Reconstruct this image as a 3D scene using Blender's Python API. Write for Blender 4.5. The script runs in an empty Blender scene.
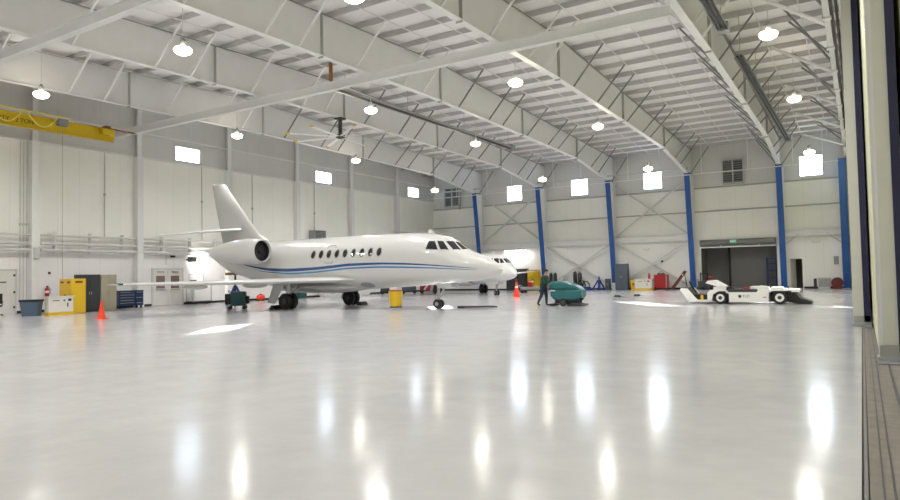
import bpy, bmesh, math, random
from mathutils import Vector, Matrix, Euler
random.seed(7)
SC = bpy.context.scene
COL = SC.collection
PI = math.pi

# ------------------------------------------------------------------ materials
def pmat(name, col, rough=0.5, metal=0.0, var=0.05, scale=3.0, bump=0.0, bscale=60.0, coat=0.0, spec=0.5):
    m = bpy.data.materials.new(name); m.use_nodes = True
    nt = m.node_tree; b = nt.nodes['Principled BSDF']
    b.inputs['Roughness'].default_value = rough
    b.inputs['Metallic'].default_value = metal
    b.inputs['Specular IOR Level'].default_value = spec
    b.inputs['Coat Weight'].default_value = coat
    b.inputs['Coat Roughness'].default_value = 0.05
    tc = nt.nodes.new('ShaderNodeTexCoord')
    nz = nt.nodes.new('ShaderNodeTexNoise'); nz.inputs['Scale'].default_value = scale; nz.inputs['Detail'].default_value = 4
    nt.links.new(tc.outputs['Object'], nz.inputs['Vector'])
    mx = nt.nodes.new('ShaderNodeMix'); mx.data_type = 'RGBA'
    mx.inputs[6].default_value = (*[c*(1-var) for c in col], 1)
    mx.inputs[7].default_value = (*[min(1, c*(1+var)) for c in col], 1)
    nt.links.new(nz.outputs['Fac'], mx.inputs[0])
    nt.links.new(mx.outputs[2], b.inputs['Base Color'])
    if bump:
        n2 = nt.nodes.new('ShaderNodeTexNoise'); n2.inputs['Scale'].default_value = bscale
        nt.links.new(tc.outputs['Object'], n2.inputs['Vector'])
        bp = nt.nodes.new('ShaderNodeBump'); bp.inputs['Strength'].default_value = bump; bp.inputs['Distance'].default_value = 0.01
        nt.links.new(n2.outputs['Fac'], bp.inputs['Height']); nt.links.new(bp.outputs['Normal'], b.inputs['Normal'])
    return m

def emat(name, col, s):
    m = bpy.data.materials.new(name); m.use_nodes = True
    nt = m.node_tree; nt.nodes.clear()
    e = nt.nodes.new('ShaderNodeEmission'); e.inputs[0].default_value = (*col, 1); e.inputs[1].default_value = s
    o = nt.nodes.new('ShaderNodeOutputMaterial'); nt.links.new(e.outputs[0], o.inputs[0])
    return m

def glass_pane(name):
    m = bpy.data.materials.new(name); m.use_nodes = True
    nt = m.node_tree; nt.nodes.clear()
    t = nt.nodes.new('ShaderNodeBsdfTransparent'); t.inputs[0].default_value = (0.95, 0.98, 1, 1)
    g = nt.nodes.new('ShaderNodeBsdfGlossy'); g.inputs['Roughness'].default_value = 0.05
    f = nt.nodes.new('ShaderNodeMixShader'); f.inputs[0].default_value = 0.06
    o = nt.nodes.new('ShaderNodeOutputMaterial')
    nt.links.new(t.outputs[0], f.inputs[1]); nt.links.new(g.outputs[0], f.inputs[2]); nt.links.new(f.outputs[0], o.inputs[0])
    return m

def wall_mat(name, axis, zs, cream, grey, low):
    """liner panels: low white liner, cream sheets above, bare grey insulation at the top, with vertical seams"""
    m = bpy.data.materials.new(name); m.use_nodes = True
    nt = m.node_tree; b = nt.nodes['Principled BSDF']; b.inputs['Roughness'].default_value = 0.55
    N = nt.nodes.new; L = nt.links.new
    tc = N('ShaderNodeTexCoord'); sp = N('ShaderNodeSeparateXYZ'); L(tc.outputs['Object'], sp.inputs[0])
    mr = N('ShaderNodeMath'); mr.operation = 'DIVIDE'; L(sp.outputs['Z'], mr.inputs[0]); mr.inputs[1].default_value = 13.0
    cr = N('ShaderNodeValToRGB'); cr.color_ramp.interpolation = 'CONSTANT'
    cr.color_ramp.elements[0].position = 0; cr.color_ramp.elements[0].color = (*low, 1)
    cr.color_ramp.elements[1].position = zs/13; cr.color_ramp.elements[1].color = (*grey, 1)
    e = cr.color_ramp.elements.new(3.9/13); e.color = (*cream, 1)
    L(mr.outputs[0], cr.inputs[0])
    # seams
    md = N('ShaderNodeMath'); md.operation = 'PINGPONG'; L(sp.outputs[axis], md.inputs[0]); md.inputs[1].default_value = 0.62
    lt = N('ShaderNodeMath'); lt.operation = 'LESS_THAN'; L(md.outputs[0], lt.inputs[0]); lt.inputs[1].default_value = 0.012
    ns = N('ShaderNodeTexNoise'); ns.inputs['Scale'].default_value = 0.6; ns.inputs['Detail'].default_value = 6; L(tc.outputs['Object'], ns.inputs[0])
    mp = N('ShaderNodeMapRange'); L(ns.outputs['Fac'], mp.inputs[0]); mp.inputs[3].default_value = 0.93; mp.inputs[4].default_value = 1.05
    s2 = N('ShaderNodeMath'); s2.operation = 'MULTIPLY_ADD'; L(lt.outputs[0], s2.inputs[0]); s2.inputs[1].default_value = -0.12; L(mp.outputs[0], s2.inputs[2])
    mx = N('ShaderNodeMix'); mx.data_type = 'RGBA'; mx.blend_type = 'MULTIPLY'; mx.inputs[0].default_value = 1
    L(cr.outputs[0], mx.inputs[6]); L(s2.outputs[0], mx.inputs[7]); L(mx.outputs[2], b.inputs['Base Color'])
    return m

def floor_mat():
    m = bpy.data.materials.new('epoxy_floor'); m.use_nodes = True
    nt = m.node_tree; b = nt.nodes['Principled BSDF']; N = nt.nodes.new; L = nt.links.new
    tc = N('ShaderNodeTexCoord')
    n1 = N('ShaderNodeTexNoise'); n1.inputs['Scale'].default_value = 0.35; n1.inputs['Detail'].default_value = 8; n1.inputs['Roughness'].default_value = 0.65
    L(tc.outputs['Object'], n1.inputs[0])
    cr = N('ShaderNodeValToRGB')
    cr.color_ramp.elements[0].position = 0.3; cr.color_ramp.elements[0].color = (*FLOOR_A, 1)
    cr.color_ramp.elements[1].position = 0.7; cr.color_ramp.elements[1].color = (*FLOOR_B, 1)
    L(n1.outputs['Fac'], cr.inputs[0])
    # mottled wear
    n2 = N('ShaderNodeTexNoise'); n2.inputs['Scale'].default_value = 1.6; n2.inputs['Detail'].default_value = 10; n2.inputs['Roughness'].default_value = 0.7; L(tc.outputs['Object'], n2.inputs[0])
    mr = N('ShaderNodeMapRange'); L(n2.outputs['Fac'], mr.inputs[0]); mr.inputs[1].default_value = 0.3; mr.inputs[2].default_value = 0.7
    mr.inputs[3].default_value = 0.94; mr.inputs[4].default_value = 1.03
    mx = N('ShaderNodeMix'); mx.data_type = 'RGBA'; mx.blend_type = 'MULTIPLY'; mx.inputs[0].default_value = 1
    L(cr.outputs[0], mx.inputs[6]); L(mr.outputs[0], mx.inputs[7]); L(mx.outputs[2], b.inputs['Base Color'])
    rr = N('ShaderNodeMapRange'); L(n2.outputs['Fac'], rr.inputs[0]); rr.inputs[3].default_value = FLOOR_R-0.04; rr.inputs[4].default_value = FLOOR_R+0.05
    L(rr.outputs[0], b.inputs['Roughness'])
    b.inputs['IOR'].default_value = 1.5
    n3 = N('ShaderNodeTexNoise'); n3.inputs['Scale'].default_value = 2.2; n3.inputs['Detail'].default_value = 4; L(tc.outputs['Object'], n3.inputs[0])
    bp = N('ShaderNodeBump'); bp.inputs['Strength'].default_value = 0.10; bp.inputs['Distance'].default_value = 0.03
    L(n3.outputs['Fac'], bp.inputs['Height']); L(bp.outputs['Normal'], b.inputs['Normal'])
    return m

# brightness controls
FLOOR_A, FLOOR_B, FLOOR_R = (0.555, 0.552, 0.575), (0.635, 0.632, 0.652), 0.14
LAMP_S, SPOT_W, SKY_S, SUN_S, EXPO = 16.0, 1320.0, 11.0, 70.0, 0.11

M = {}
M['floor'] = floor_mat()
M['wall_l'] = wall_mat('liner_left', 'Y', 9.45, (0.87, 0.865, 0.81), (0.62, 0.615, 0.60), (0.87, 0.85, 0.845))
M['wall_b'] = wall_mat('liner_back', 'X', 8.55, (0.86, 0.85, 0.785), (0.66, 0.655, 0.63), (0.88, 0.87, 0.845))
M['deck'] = pmat('roof_liner', (0.84, 0.82, 0.815), 0.6, var=0.03, scale=0.8)
M['purlin'] = pmat('purlin_steel', (0.55, 0.54, 0.535), 0.5, var=0.06)
M['strap'] = pmat('strap_white', (0.72, 0.70, 0.68), 0.5)
M['steel'] = pmat('primer_grey_steel', (0.74, 0.735, 0.735), 0.5, var=0.05, scale=1.2)
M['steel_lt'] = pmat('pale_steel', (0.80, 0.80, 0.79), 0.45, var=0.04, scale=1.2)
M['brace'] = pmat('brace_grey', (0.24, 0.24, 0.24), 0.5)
M['white'] = pmat('white_paint', (0.82, 0.82, 0.80), 0.4)
M['offwhite'] = pmat('off_white', (0.74, 0.72, 0.66), 0.45)
M['girt'] = pmat('girt_grey', (0.40, 0.40, 0.385), 0.5)
M['drum'] = pmat('drum_grey', (0.17, 0.17, 0.165), 0.5)
M['blue'] = pmat('column_blue', (0.012, 0.085, 0.33), 0.4)
M['black'] = pmat('black_rubber', (0.012, 0.012, 0.014), 0.6)
M['dark'] = pmat('dark_grey', (0.045, 0.047, 0.052), 0.5)
M['char'] = pmat('charcoal', (0.036, 0.038, 0.044), 0.5)
M['grey'] = pmat('mid_grey', (0.28, 0.29, 0.30), 0.5)
M['yellow'] = pmat('safety_yellow', (0.74, 0.47, 0.015), 0.4)
M['crane'] = pmat('crane_yellow', (0.66, 0.46, 0.01), 0.45)
M['ltyellow'] = pmat('cable_yellow', (0.85, 0.75, 0.15), 0.4)
M['tan'] = pmat('tan_cabinet', (0.38, 0.35, 0.26), 0.45)
M['navy'] = pmat('tool_navy', (0.010, 0.03, 0.10), 0.35)
M['navy2'] = pmat('seal_navy', (0.008, 0.008, 0.05), 0.5)
M['bluegrey'] = pmat('blue_grey', (0.075, 0.12, 0.18), 0.5)
M['slate'] = pmat('slate_cabinet', (0.085, 0.105, 0.14), 0.45)
M['royal'] = pmat('royal_blue', (0.015, 0.06, 0.30), 0.4)
M['red'] = pmat('tool_red', (0.45, 0.015, 0.02), 0.35)
M['dkred'] = pmat('dark_red', (0.14, 0.02, 0.018), 0.5)
M['orange'] = pmat('cone_orange', (0.95, 0.065, 0.02), 0.45)
M['teal'] = pmat('scrubber_teal', (0.008, 0.12, 0.13), 0.35, coat=0.3)
M['dkteal'] = pmat('dark_teal', (0.012, 0.07, 0.072), 0.45)
M['jet'] = pmat('aircraft_white', (0.66, 0.66, 0.645), 0.28, var=0.015, scale=0.6, coat=0.6)
M['jet2'] = pmat('aircraft_white_plain', (0.82, 0.82, 0.81), 0.28, var=0.015, scale=0.6, coat=0.6)
M['fin'] = pmat('aircraft_fin', (0.55, 0.55, 0.54), 0.35, var=0.015, scale=0.6, coat=0.3)
M['stripe'] = pmat('stripe_navy', (0.006, 0.07, 0.26), 0.25, coat=0.5)
M['stripe2'] = pmat('stripe_blue', (0.03, 0.20, 0.45), 0.25, coat=0.5)
M['wing'] = pmat('wing_paint', (0.66, 0.66, 0.65), 0.3, var=0.02, coat=0.4)
M['chrome'] = pmat('polished_metal', (0.75, 0.75, 0.76), 0.18, 1.0)
M['metal'] = pmat('dull_metal', (0.42, 0.42, 0.42), 0.4, 0.8)
M['tint'] = pmat('cockpit_glass', (0.012, 0.014, 0.018), 0.06, coat=0.8)
M['lens'] = emat('lamp_lens', (1.0, 0.90, 0.68), LAMP_S)
M['wlens'] = emat('flood_lens', (1.0, 0.97, 0.9), 190)
M['wlens2'] = emat('tube_lens', (1.0, 0.98, 0.93), 45)
M['glass'] = glass_pane('window_glass')
M['door'] = pmat('door_white', (0.74, 0.72, 0.69), 0.45)
M['frame'] = pmat('frame_grey', (0.60, 0.60, 0.58), 0.45)
M['leaf'] = pmat('leaf_panel', (0.56, 0.56, 0.52), 0.45, bump=0.15, bscale=25)
M['leafcream'] = pmat('leaf_cream', (0.66, 0.66, 0.42), 0.45)
M['lav'] = pmat('glossy_post', (0.62, 0.62, 0.70), 0.15, coat=0.6)
M['rail_dark'] = pmat('dark_guide', (0.05, 0.022, 0.02), 0.6)
M['concrete'] = pmat('threshold_concrete', (0.21, 0.185, 0.165), 0.75, var=0.3, scale=5, bump=0.4)
M['apron'] = pmat('apron_concrete', (0.30, 0.29, 0.27), 0.9, var=0.12, scale=0.5)
M['rail'] = pmat('rail_steel', (0.22, 0.21, 0.21), 0.4, 0.7)
M['brown'] = pmat('brown_board', (0.22, 0.14, 0.07), 0.6)
M['rust'] = pmat('orange_brown', (0.28, 0.11, 0.02), 0.6)
M['green'] = pmat('jacket_green', (0.012, 0.05, 0.035), 0.8)
M['jeans'] = pmat('dark_jeans', (0.018, 0.03, 0.055), 0.8)
M['skin'] = pmat('skin', (0.42, 0.22, 0.15), 0.5)
M['hair'] = pmat('dark_hair', (0.012, 0.01, 0.009), 0.7)
M['exit'] = emat('exit_green', (0.25, 0.75, 0.45), 0.55)
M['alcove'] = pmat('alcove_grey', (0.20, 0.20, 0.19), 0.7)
M['roll'] = pmat('roll_curtain', (0.15, 0.15, 0.145), 0.5)

# ------------------------------------------------------------------ mesh builder
class MB:
    def __init__(s): s.v = []; s.f = []
    def add(s, vs, fs):
        o = len(s.v); s.v += [tuple(v) for v in vs]; s.f += [tuple(i+o for i in f) for f in fs]; return s
    def bx(s, x0, x1, y0, y1, z0, z1):
        vs = [(x0,y0,z0),(x1,y0,z0),(x1,y1,z0),(x0,y1,z0),(x0,y0,z1),(x1,y0,z1),(x1,y1,z1),(x0,y1,z1)]
        return s.add(vs, [(0,3,2,1),(4,5,6,7),(0,1,5,4),(1,2,6,5),(2,3,7,6),(3,0,4,7)])
    def bar(s, p, q, w, h, up=(0,0,1)):
        p, q = Vector(p), Vector(q); d = (q-p).normalized(); u = Vector(up)
        r = d.cross(u)
        if r.length < 1e-4: r = d.cross(Vector((0,1,0)))
        r.normalize(); u = r.cross(d).normalized(); r *= w/2; u *= h/2
        vs = [p-r-u, p+r-u, p+r+u, p-r+u, q-r-u, q+r-u, q+r+u, q-r+u]
        return s.add(vs, [(0,3,2,1),(4,5,6,7),(0,1,5,4),(1,2,6,5),(2,3,7,6),(3,0,4,7)])
    def loft(s, rings, caps=True, closed=True):
        n = len(rings[0]); vs = [v for r in rings for v in r]; fs = []
        for i in range(len(rings)-1):
            for j in range(n if closed else n-1):
                k = (j+1) % n
                fs.append((i*n+j, i*n+k, (i+1)*n+k, (i+1)*n+j))
        if caps and closed:
            fs.append(tuple(range(n-1,-1,-1))); fs.append(tuple((len(rings)-1)*n+j for j in range(n)))
        return s.add(vs, fs)
    def tube(s, pts, r, n=8):
        pts = [Vector(p) for p in pts]; rr = r if isinstance(r, (list,tuple)) else [r]*len(pts)
        rings = []; ref = None
        for i, p in enumerate(pts):
            a = pts[max(i-1,0)]; b = pts[min(i+1,len(pts)-1)]; d = (b-a).normalized()
            if ref is None:
                ref = Vector((0,0,1)) if abs(d.z) < 0.9 else Vector((1,0,0))
            x = d.cross(ref).normalized(); y = x.cross(d).normalized(); ref = y
            rings.append([p + (x*math.cos(2*PI*k/n) + y*math.sin(2*PI*k/n))*rr[i] for k in range(n)])
        return s.loft(rings)
    def lathe(s, prof, c=(0,0,0), ax='z', n=20, caps=True):
        c = Vector(c); rings = []
        for r, h in prof:
            ring = []
            for k in range(n):
                a = 2*PI*k/n; u, w = r*math.cos(a), r*math.sin(a)
                ring.append(c + (Vector((u,w,h)) if ax=='z' else Vector((h,u,w)) if ax=='x' else Vector((w,h,u))))
            rings.append(ring)
        return s.loft(rings, caps)
    def prism(s, poly, ax, d0, d1):
        """poly 2D in the plane normal to ax: x->(y,z) y->(x,z) z->(x,y)"""
        def p3(a, b, d): return (d,a,b) if ax=='x' else (a,d,b) if ax=='y' else (a,b,d)
        n = len(poly); vs = [p3(a,b,d0) for a,b in poly] + [p3(a,b,d1) for a,b in poly]
        fs = [tuple(range(n)), tuple(range(2*n-1,n-1,-1))] + [(i,(i+1)%n,n+(i+1)%n,n+i) for i in range(n)]
        return s.add(vs, fs)
    def ell(s, c, r, n=16, m=10):
        rings = []
        for i in range(1, m):
            t = PI*i/m
            rings.append([(c[0]+r[0]*math.sin(t)*math.cos(2*PI*k/n), c[1]+r[1]*math.sin(t)*math.sin(2*PI*k/n), c[2]+r[2]*math.cos(t)) for k in range(n)])
        return s.loft(rings)
    def xf(s, mat, start=0):
        for i in range(start, len(s.v)): s.v[i] = tuple(mat @ Vector(s.v[i]))
        return s
    def mesh(s, name, mat, ang=35, bevel=0):
        me = bpy.data.meshes.new(name); me.from_pydata(s.v, [], s.f)
        bm = bmesh.new(); bm.from_mesh(me); bmesh.ops.recalc_face_normals(bm, faces=bm.faces); bm.to_mesh(me); bm.free()
        me.polygons.foreach_set('use_smooth', [True]*len(me.polygons))
        me.set_sharp_from_angle(angle=math.radians(ang))
        if mat is not None: me.materials.append(M[mat] if isinstance(mat, str) else mat)
        me.update(); return me

def obj(name, mb, mat, parent=None, label=None, loc=None, bevel=0, ang=35):
    o = bpy.data.objects.new(name, mb.mesh(name, mat, ang)); COL.objects.link(o)
    if parent is not None: o.parent = parent
    if loc: o.location = loc
    if label: o['label'] = label
    if bevel:
        b = o.modifiers.new('bevel', 'BEVEL'); b.width = bevel; b.segments = 2; b.limit_method = 'ANGLE'
    return o
def thing(name, label, cat, loc=(0,0,0), rz=0, group=None):
    o = bpy.data.objects.new(name, None); COL.objects.link(o); o.empty_display_size = 0.2
    o.location = loc; o.rotation_euler = (0,0,rz); o['label'] = label; o['category'] = cat
    if group: o['group'] = group
    return o
def tag(o, label, cat, group=None, loc=None, rz=None):
    o['label'] = label; o['category'] = cat
    if group: o['group'] = group
    if loc: o.location = loc
    if rz is not None: o.rotation_euler = (0,0,rz)
    return o
def struct(name, mb, mat, parent=None, **k):
    o = obj(name, mb, mat, parent, **k); o['kind'] = 'structure'; return o
def dup(root, loc, rz=None, label=None, group=None):
    r = root.copy(); COL.objects.link(r); r.location = loc
    if rz is not None: r.rotation_euler = (0,0,rz)
    if label: r['label'] = label
    if group: r['group'] = group
    for ch in list(root.children):
        c = ch.copy(); COL.objects.link(c); c.parent = r
        for g in list(ch.children):
            d = g.copy(); COL.objects.link(d); d.parent = c
    return r
def text_mesh(name, s, size, mat, parent, mtx, depth=0.004):
    cu = bpy.data.curves.new(name, 'FONT'); cu.body = s; cu.size = size; cu.extrude = depth; cu.align_x = 'CENTER'; cu.align_y = 'CENTER'
    t = bpy.data.objects.new(name, cu); COL.objects.link(t)
    dg = bpy.context.evaluated_depsgraph_get(); dg.update()
    me = bpy.data.meshes.new_from_object(t.evaluated_get(dg)); bpy.data.objects.remove(t)
    me.materials.clear(); me.materials.append(M[mat]); me.transform(mtx)
    o = bpy.data.objects.new(name, me); COL.objects.link(o); o.parent = parent; return o
def rot(ax, deg): return Matrix.Rotation(math.radians(deg), 4, ax)
def T(x, y, z): return Matrix.Translation((x, y, z))
def interp(xs, ys, x):
    """monotone cubic (Fritsch-Carlson)"""
    n = len(xs)
    if x <= xs[0]: return ys[0]
    if x >= xs[-1]: return ys[-1]
    d = [(ys[i+1]-ys[i])/(xs[i+1]-xs[i]) for i in range(n-1)]
    m = [d[0]] + [0 if d[i-1]*d[i] <= 0 else 2*d[i-1]*d[i]/(d[i-1]+d[i]) for i in range(1,n-1)] + [d[-1]]
    i = max(k for k in range(n-1) if xs[k] <= x); h = xs[i+1]-xs[i]; t = (x-xs[i])/h
    return (2*t**3-3*t**2+1)*ys[i] + (t**3-2*t**2+t)*h*m[i] + (-2*t**3+3*t**2)*ys[i+1] + (t**3-t**2)*h*m[i+1]

# ------------------------------------------------------------------ the setting
XL, YB, YN, XR = -38.6, 58.7, -1.6, 0.7
def roofz(y): return 13.03 - 0.0365*abs(y-29)          # underside of the purlins

f = MB(); f.bx(XL-0.3, -0.06, YN-0.2, YB+0.3, -0.3, 0.0)
struct('floor', f, 'floor')
f = MB(); f.bx(1.2, 90, -120, 180, -0.31, -0.005)
struct('ground', f, 'apron')
f = MB(); f.bx(-0.01, 1.2, YN, YB, -0.3, -0.004)
struct('floor_threshold', f, 'concrete')
f = MB(); f.bx(-0.065, -0.01, YN, YB, -0.3, -0.03)
struct('floor_slot', f, 'black')
f = MB(); f.bx(-0.045, -0.018, YN, YB, -0.032, 0.004)
struct('trim_1', f, 'rail')
f = MB(); f.bx(0.07, 0.082, YN, YB, -0.01, 0.0); f.bx(0.135,0.15,YN,YB,-0.01,0.002); f.bx(0.30,0.33,YN,YB,-0.01,0.004)
struct('trim_2', f, 'dark')

def hole_wall(u0, u1, v0, v1, holes, put):
    us = sorted(set([u0,u1] + [h for q in holes for h in (q[0],q[1])])); vs = sorted(set([v0,v1] + [h for q in holes for h in (q[2],q[3])]))
    for i in range(len(us)-1):
        for j in range(len(vs)-1):
            cu, cv = (us[i]+us[i+1])/2, (vs[j]+vs[j+1])/2
            if any(q[0]<cu<q[1] and q[2]<cv<q[3] for q in holes): continue
            put(us[i], us[i+1], vs[j], vs[j+1])

BW = [(-29.8,-28.15),(-23.02,-21.37),(-16.22,-14.6),(-3.92,-2.3)]      # back windows, z 8.85..10.45
LW = [(27.4,29.35),(40.75,42.7),(54.0,55.9)]                            # left windows, z 9.65..10.6
ROLL = (-11.55,-5.75,0,3.6); MAND = (-4.85,-3.98,0,2.35); DD = (25.75,27.85,0,2.32)
wb = MB()
hole_wall(XL-0.2, XR, 0, 12.6, [(a,b,8.85,10.45) for a,b in BW]+[ROLL,MAND], lambda a,b,c,d: wb.bx(a,b,YB,YB+0.18,c,d))
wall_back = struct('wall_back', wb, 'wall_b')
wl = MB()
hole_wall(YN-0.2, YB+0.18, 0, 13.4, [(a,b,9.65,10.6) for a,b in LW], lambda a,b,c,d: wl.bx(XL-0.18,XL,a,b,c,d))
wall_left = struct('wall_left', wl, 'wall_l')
wn = MB(); wn.bx(XL-0.2, XR, YN-0.18, YN, 0, 13.4); struct('wall_near', wn, 'wall_b')
wr = MB(); wr.bx(0.5, 0.7, YN, YB+0.18, 9.9, 13.4); struct('wall_right', wr, 'wall_b')

# girts
for z, w in ((6.55,0.10),(8.55,0.12)):
    for a, b in ((XL,-5.6),(-5.3,-1.1)):
        g = MB(); g.bx(a,b,YB-0.11,YB,z-w/2,z+w/2); struct('trim_%d'%(10+int(z*2)+(20 if a>-6 else 0)), g, 'girt')  # dark grey carries the shadow line under each girt
for a,b in ((XL,-32.9),(-32.5,-26.0),(-25.5,-19.2),(-18.7,-12.4),(-5.2,-1.1)):
    g = MB(); g.bx(a,b,YB-0.32,YB-0.30,4.15,4.62); g.bx(a,b,YB-0.42,YB-0.18,4.60,4.64); g.bx(a,b,YB-0.42,YB-0.18,4.13,4.17)
    struct('trim_%d'%(60+int(-a)), g, 'steel')
for z in (9.45, 11.0):
    g = MB(); g.bx(XL,XL+0.12,YN,YB,z-0.05,z+0.05); struct('trim_%d'%(100+int(z)), g, 'steel')
g = MB(); g.bx(XL,XL+0.03,YN,DD[0]-0.1,0,0.14); g.bx(XL,XL+0.03,DD[1]+0.1,YB,0,0.14); struct('baseboard_left', g, 'black')
g = MB(); g.bx(XL,ROLL[0]-0.1,YB-0.03,YB,0,0.14); g.bx(-3.9,-1.2,YB-0.03,YB,0,0.16); struct('baseboard_back', g, 'black')

# windows
wi = 0
for a, b in BW:
    wi += 1; fr = MB()
    for (u0,u1,v0,v1) in ((a,b,8.79,8.87),(a,b,10.43,10.51),(a-0.06,a+0.03,8.79,10.51),(b-0.03,b+0.06,8.79,10.51)): fr.bx(u0,u1,YB-0.03,YB+0.12,v0,v1)
    fr.bx(a-0.05,a+0.06,YB-0.12,YB,8.55,8.80); fr.bx(b-0.06,b+0.05,YB-0.12,YB,8.55,8.80)
    w = struct('window_%d'%wi, fr, 'frame'); p = MB(); p.bx(a,b,YB+0.05,YB+0.06,8.85,10.45); obj('pane', p, 'glass', w)
for a, b in LW:
    wi += 1; fr = MB()
    for (u0,u1,v0,v1) in ((a,b,9.59,9.66),(a,b,10.58,10.66),(a-0.06,a+0.03,9.59,10.66),(b-0.03,b+0.06,9.59,10.66)): fr.bx(XL-0.12,XL+0.03,u0,u1,v0,v1)
    w = struct('window_%d'%wi, fr, 'frame'); p = MB(); p.bx(XL-0.06,XL-0.05,a,b,9.65,10.6); obj('pane', p, 'glass', w)

# ceiling: sagging liner between purlins, two slopes
ceil = MB(); prof = []
PS = 1.77
ys = []
y = 29 + PS/2
while y < YB+0.3: ys.append(y); y += PS
pur = sorted([y for y in ys if y < YB] + [58-y for y in ys if 58-y > YN])
edges = [YN-0.2] + pur + [YB+0.2]
for i in range(len(edges)-1):
    a, b = edges[i], edges[i+1]
    for k in range(6):
        t = k/6; yy = a+(b-a)*t
        prof.append((yy, roofz(yy)+0.27-0.10*math.sin(PI*t)*(1 if b-a>0.8 else 0)))
prof.append((YB+0.2, roofz(YB)+0.27))
ceil.prism(prof + [(YB+0.2, 14.2), (YN-0.2, 14.2)], 'x', XL-0.2, XR)
ceiling = struct('ceiling', ceil, 'deck')
for y in pur:
    p = MB(); z = roofz(y)
    p.bx(XL,0.4,y-0.015,y+0.015,z,z+0.26); p.bx(XL,0.4,y-0.05,y+0.015,z-0.008,z+0.012)
    obj('purlin', p, 'purlin', ceiling)
x = XL+1.0
while x < -0.4:
    p = MB()
    for a,b in ((YN,29.0),(29.0,YB)):
        p.bar((x,a,roofz(a)-0.03),(x,b,roofz(b)-0.03),0.045,0.03)
    obj('strap', p, 'strap', ceiling); x += 1.7

# ------------------------------------------------------------------ roof girders and columns
BOT = [(YN,9.5),(0.9,9.75),(8.5,10.70),(18,10.87),(29,11.0),(40,10.87),(49.5,10.70),(57.05,9.75)]
def girder(X, label, first):
    g = thing('roof_girder', label, 'girder', (X,0,0), 0, 'roof girders running to the back wall')
    w = MB()
    top = [(y, roofz(y)) for y in (YN, 10, 20, 29, 40, 50, 58.62)]
    w.prism(BOT + [(58.62, 9.75)] + top[::-1], 'x', -0.012, 0.012); obj('web', w, 'steel', g)
    b = MB()
    for (p, q) in zip(BOT[:-1], BOT[1:]): b.bar((0,p[0],p[1]),(0,q[0],q[1]),0.30,0.03)
    obj('bottom_flange', b, 'steel_lt', g)
    b = MB()
    for (p, q) in zip(top[:-1], top[1:]): b.bar((0,p[0],p[1]-0.015),(0,q[0],q[1]-0.015),0.26,0.03)
    obj('top_flange', b, 'brace', g)
    for yy in (9.8, 20.4, 29.6, 39.7, 49.6):
        zb = interp([p[0] for p in BOT],[p[1] for p in BOT],yy); s_ = MB()
        s_.bx(-0.14,0.14,yy-0.018,yy+0.018,zb-0.1,roofz(yy)-0.03); obj('splice_plate', s_, 'girt', g)
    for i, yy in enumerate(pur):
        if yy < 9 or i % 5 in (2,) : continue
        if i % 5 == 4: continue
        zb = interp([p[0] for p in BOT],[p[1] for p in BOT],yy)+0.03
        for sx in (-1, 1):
            r = MB(); r.bar((0.12*sx,yy-0.25,zb),(1.62*sx,yy,roofz(yy)+0.06),0.075,0.075); obj('flange_brace', r, 'steel_lt' if yy < 28.5 else 'brace', g)  # braces beyond the ridge are darker: shade put into the colour
    return g
GX = [-32.65,-25.75,-18.95,-12.15,-5.25]
ORD = ['first','second','third','fourth','fifth']
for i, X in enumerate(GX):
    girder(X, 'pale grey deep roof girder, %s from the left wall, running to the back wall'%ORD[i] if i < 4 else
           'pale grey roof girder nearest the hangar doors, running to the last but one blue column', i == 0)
def column(X, label, w=0.44):
    c = thing('steel_column', label, 'column', (X,58.62,0), 0, 'tapered blue-faced columns on the back wall')
    fl = MB(); fl.bar((0,-0.34,0.02),(0,-1.57,9.72),w,0.04,(0,1,0)); obj('inner_flange', fl, 'blue', c, label='bright blue painted flange')
    wb_ = MB(); wb_.prism([(-0.33,0.02),(-0.02,0.02),(-0.02,9.72),(-1.55,9.72)], 'x', -0.012, 0.012); obj('web', wb_, 'white', c, label='white web')
    of = MB(); of.bx(-w/2,w/2,-0.04,0.0,0.02,9.72); obj('outer_flange', of, 'steel_lt', c)
    cp = MB(); cp.bx(-w/2,w/2,-1.6,0,9.72,9.76); obj('cap_plate', cp, 'dark', c)
    bp = MB(); bp.bx(-w/2-0.05,w/2+0.05,-0.44,0.0,0,0.03); obj('base_plate', bp, 'grey', c)
    return c
CX_ = GX + [-1.0]
LAB = ['blue-faced tapered column, farthest left on the back wall, rising behind the jet nose',
       'blue-faced tapered column rising behind the walking person with the scrubber',
       'blue-faced tapered column with white foot beside the tall slate blue cabinet',
       'blue-faced tapered column at the left edge of the dark roll-up opening',
       'blue-faced tapered column at the right edge of the dark roll-up opening',
       'wide blue-faced column next to the sliding door leaves, right of the narrow doorway']
for X, l in zip(CX_, LAB):
    c = column(X, l, 0.5 if X > -2 else 0.44)
    if abs(X+18.95) < .1:
        gd = MB(); gd.bx(-0.20,0.20,-0.62,-0.36,0,0.62); obj('foot_guard', gd, 'white', c, label='white foot guard')
# gusset haunch at the door column
# tie beams across the girders
def ibeam(y, zb, label):
    b = MB(); b.bx(XL+0.02,-5.3,y-0.14,y+0.14,zb,zb+0.03); b.bx(XL+0.02,-5.3,y-0.012,y+0.012,zb,zb+0.42); b.bx(XL+0.02,-5.3,y-0.10,y+0.10,zb+0.40,zb+0.42)
    return tag(obj('tie_beam', b, 'steel_lt'), label, 'beam', 'cross beams under the girders')
ibeam(23.25, 10.42, 'long grey cross beam under the roof girders, starting just past the yellow crane rail end')
ibeam(12.25, 10.20, 'grey cross beam nearest the viewer, crossing the top left corner above the yellow crane rail')

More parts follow.
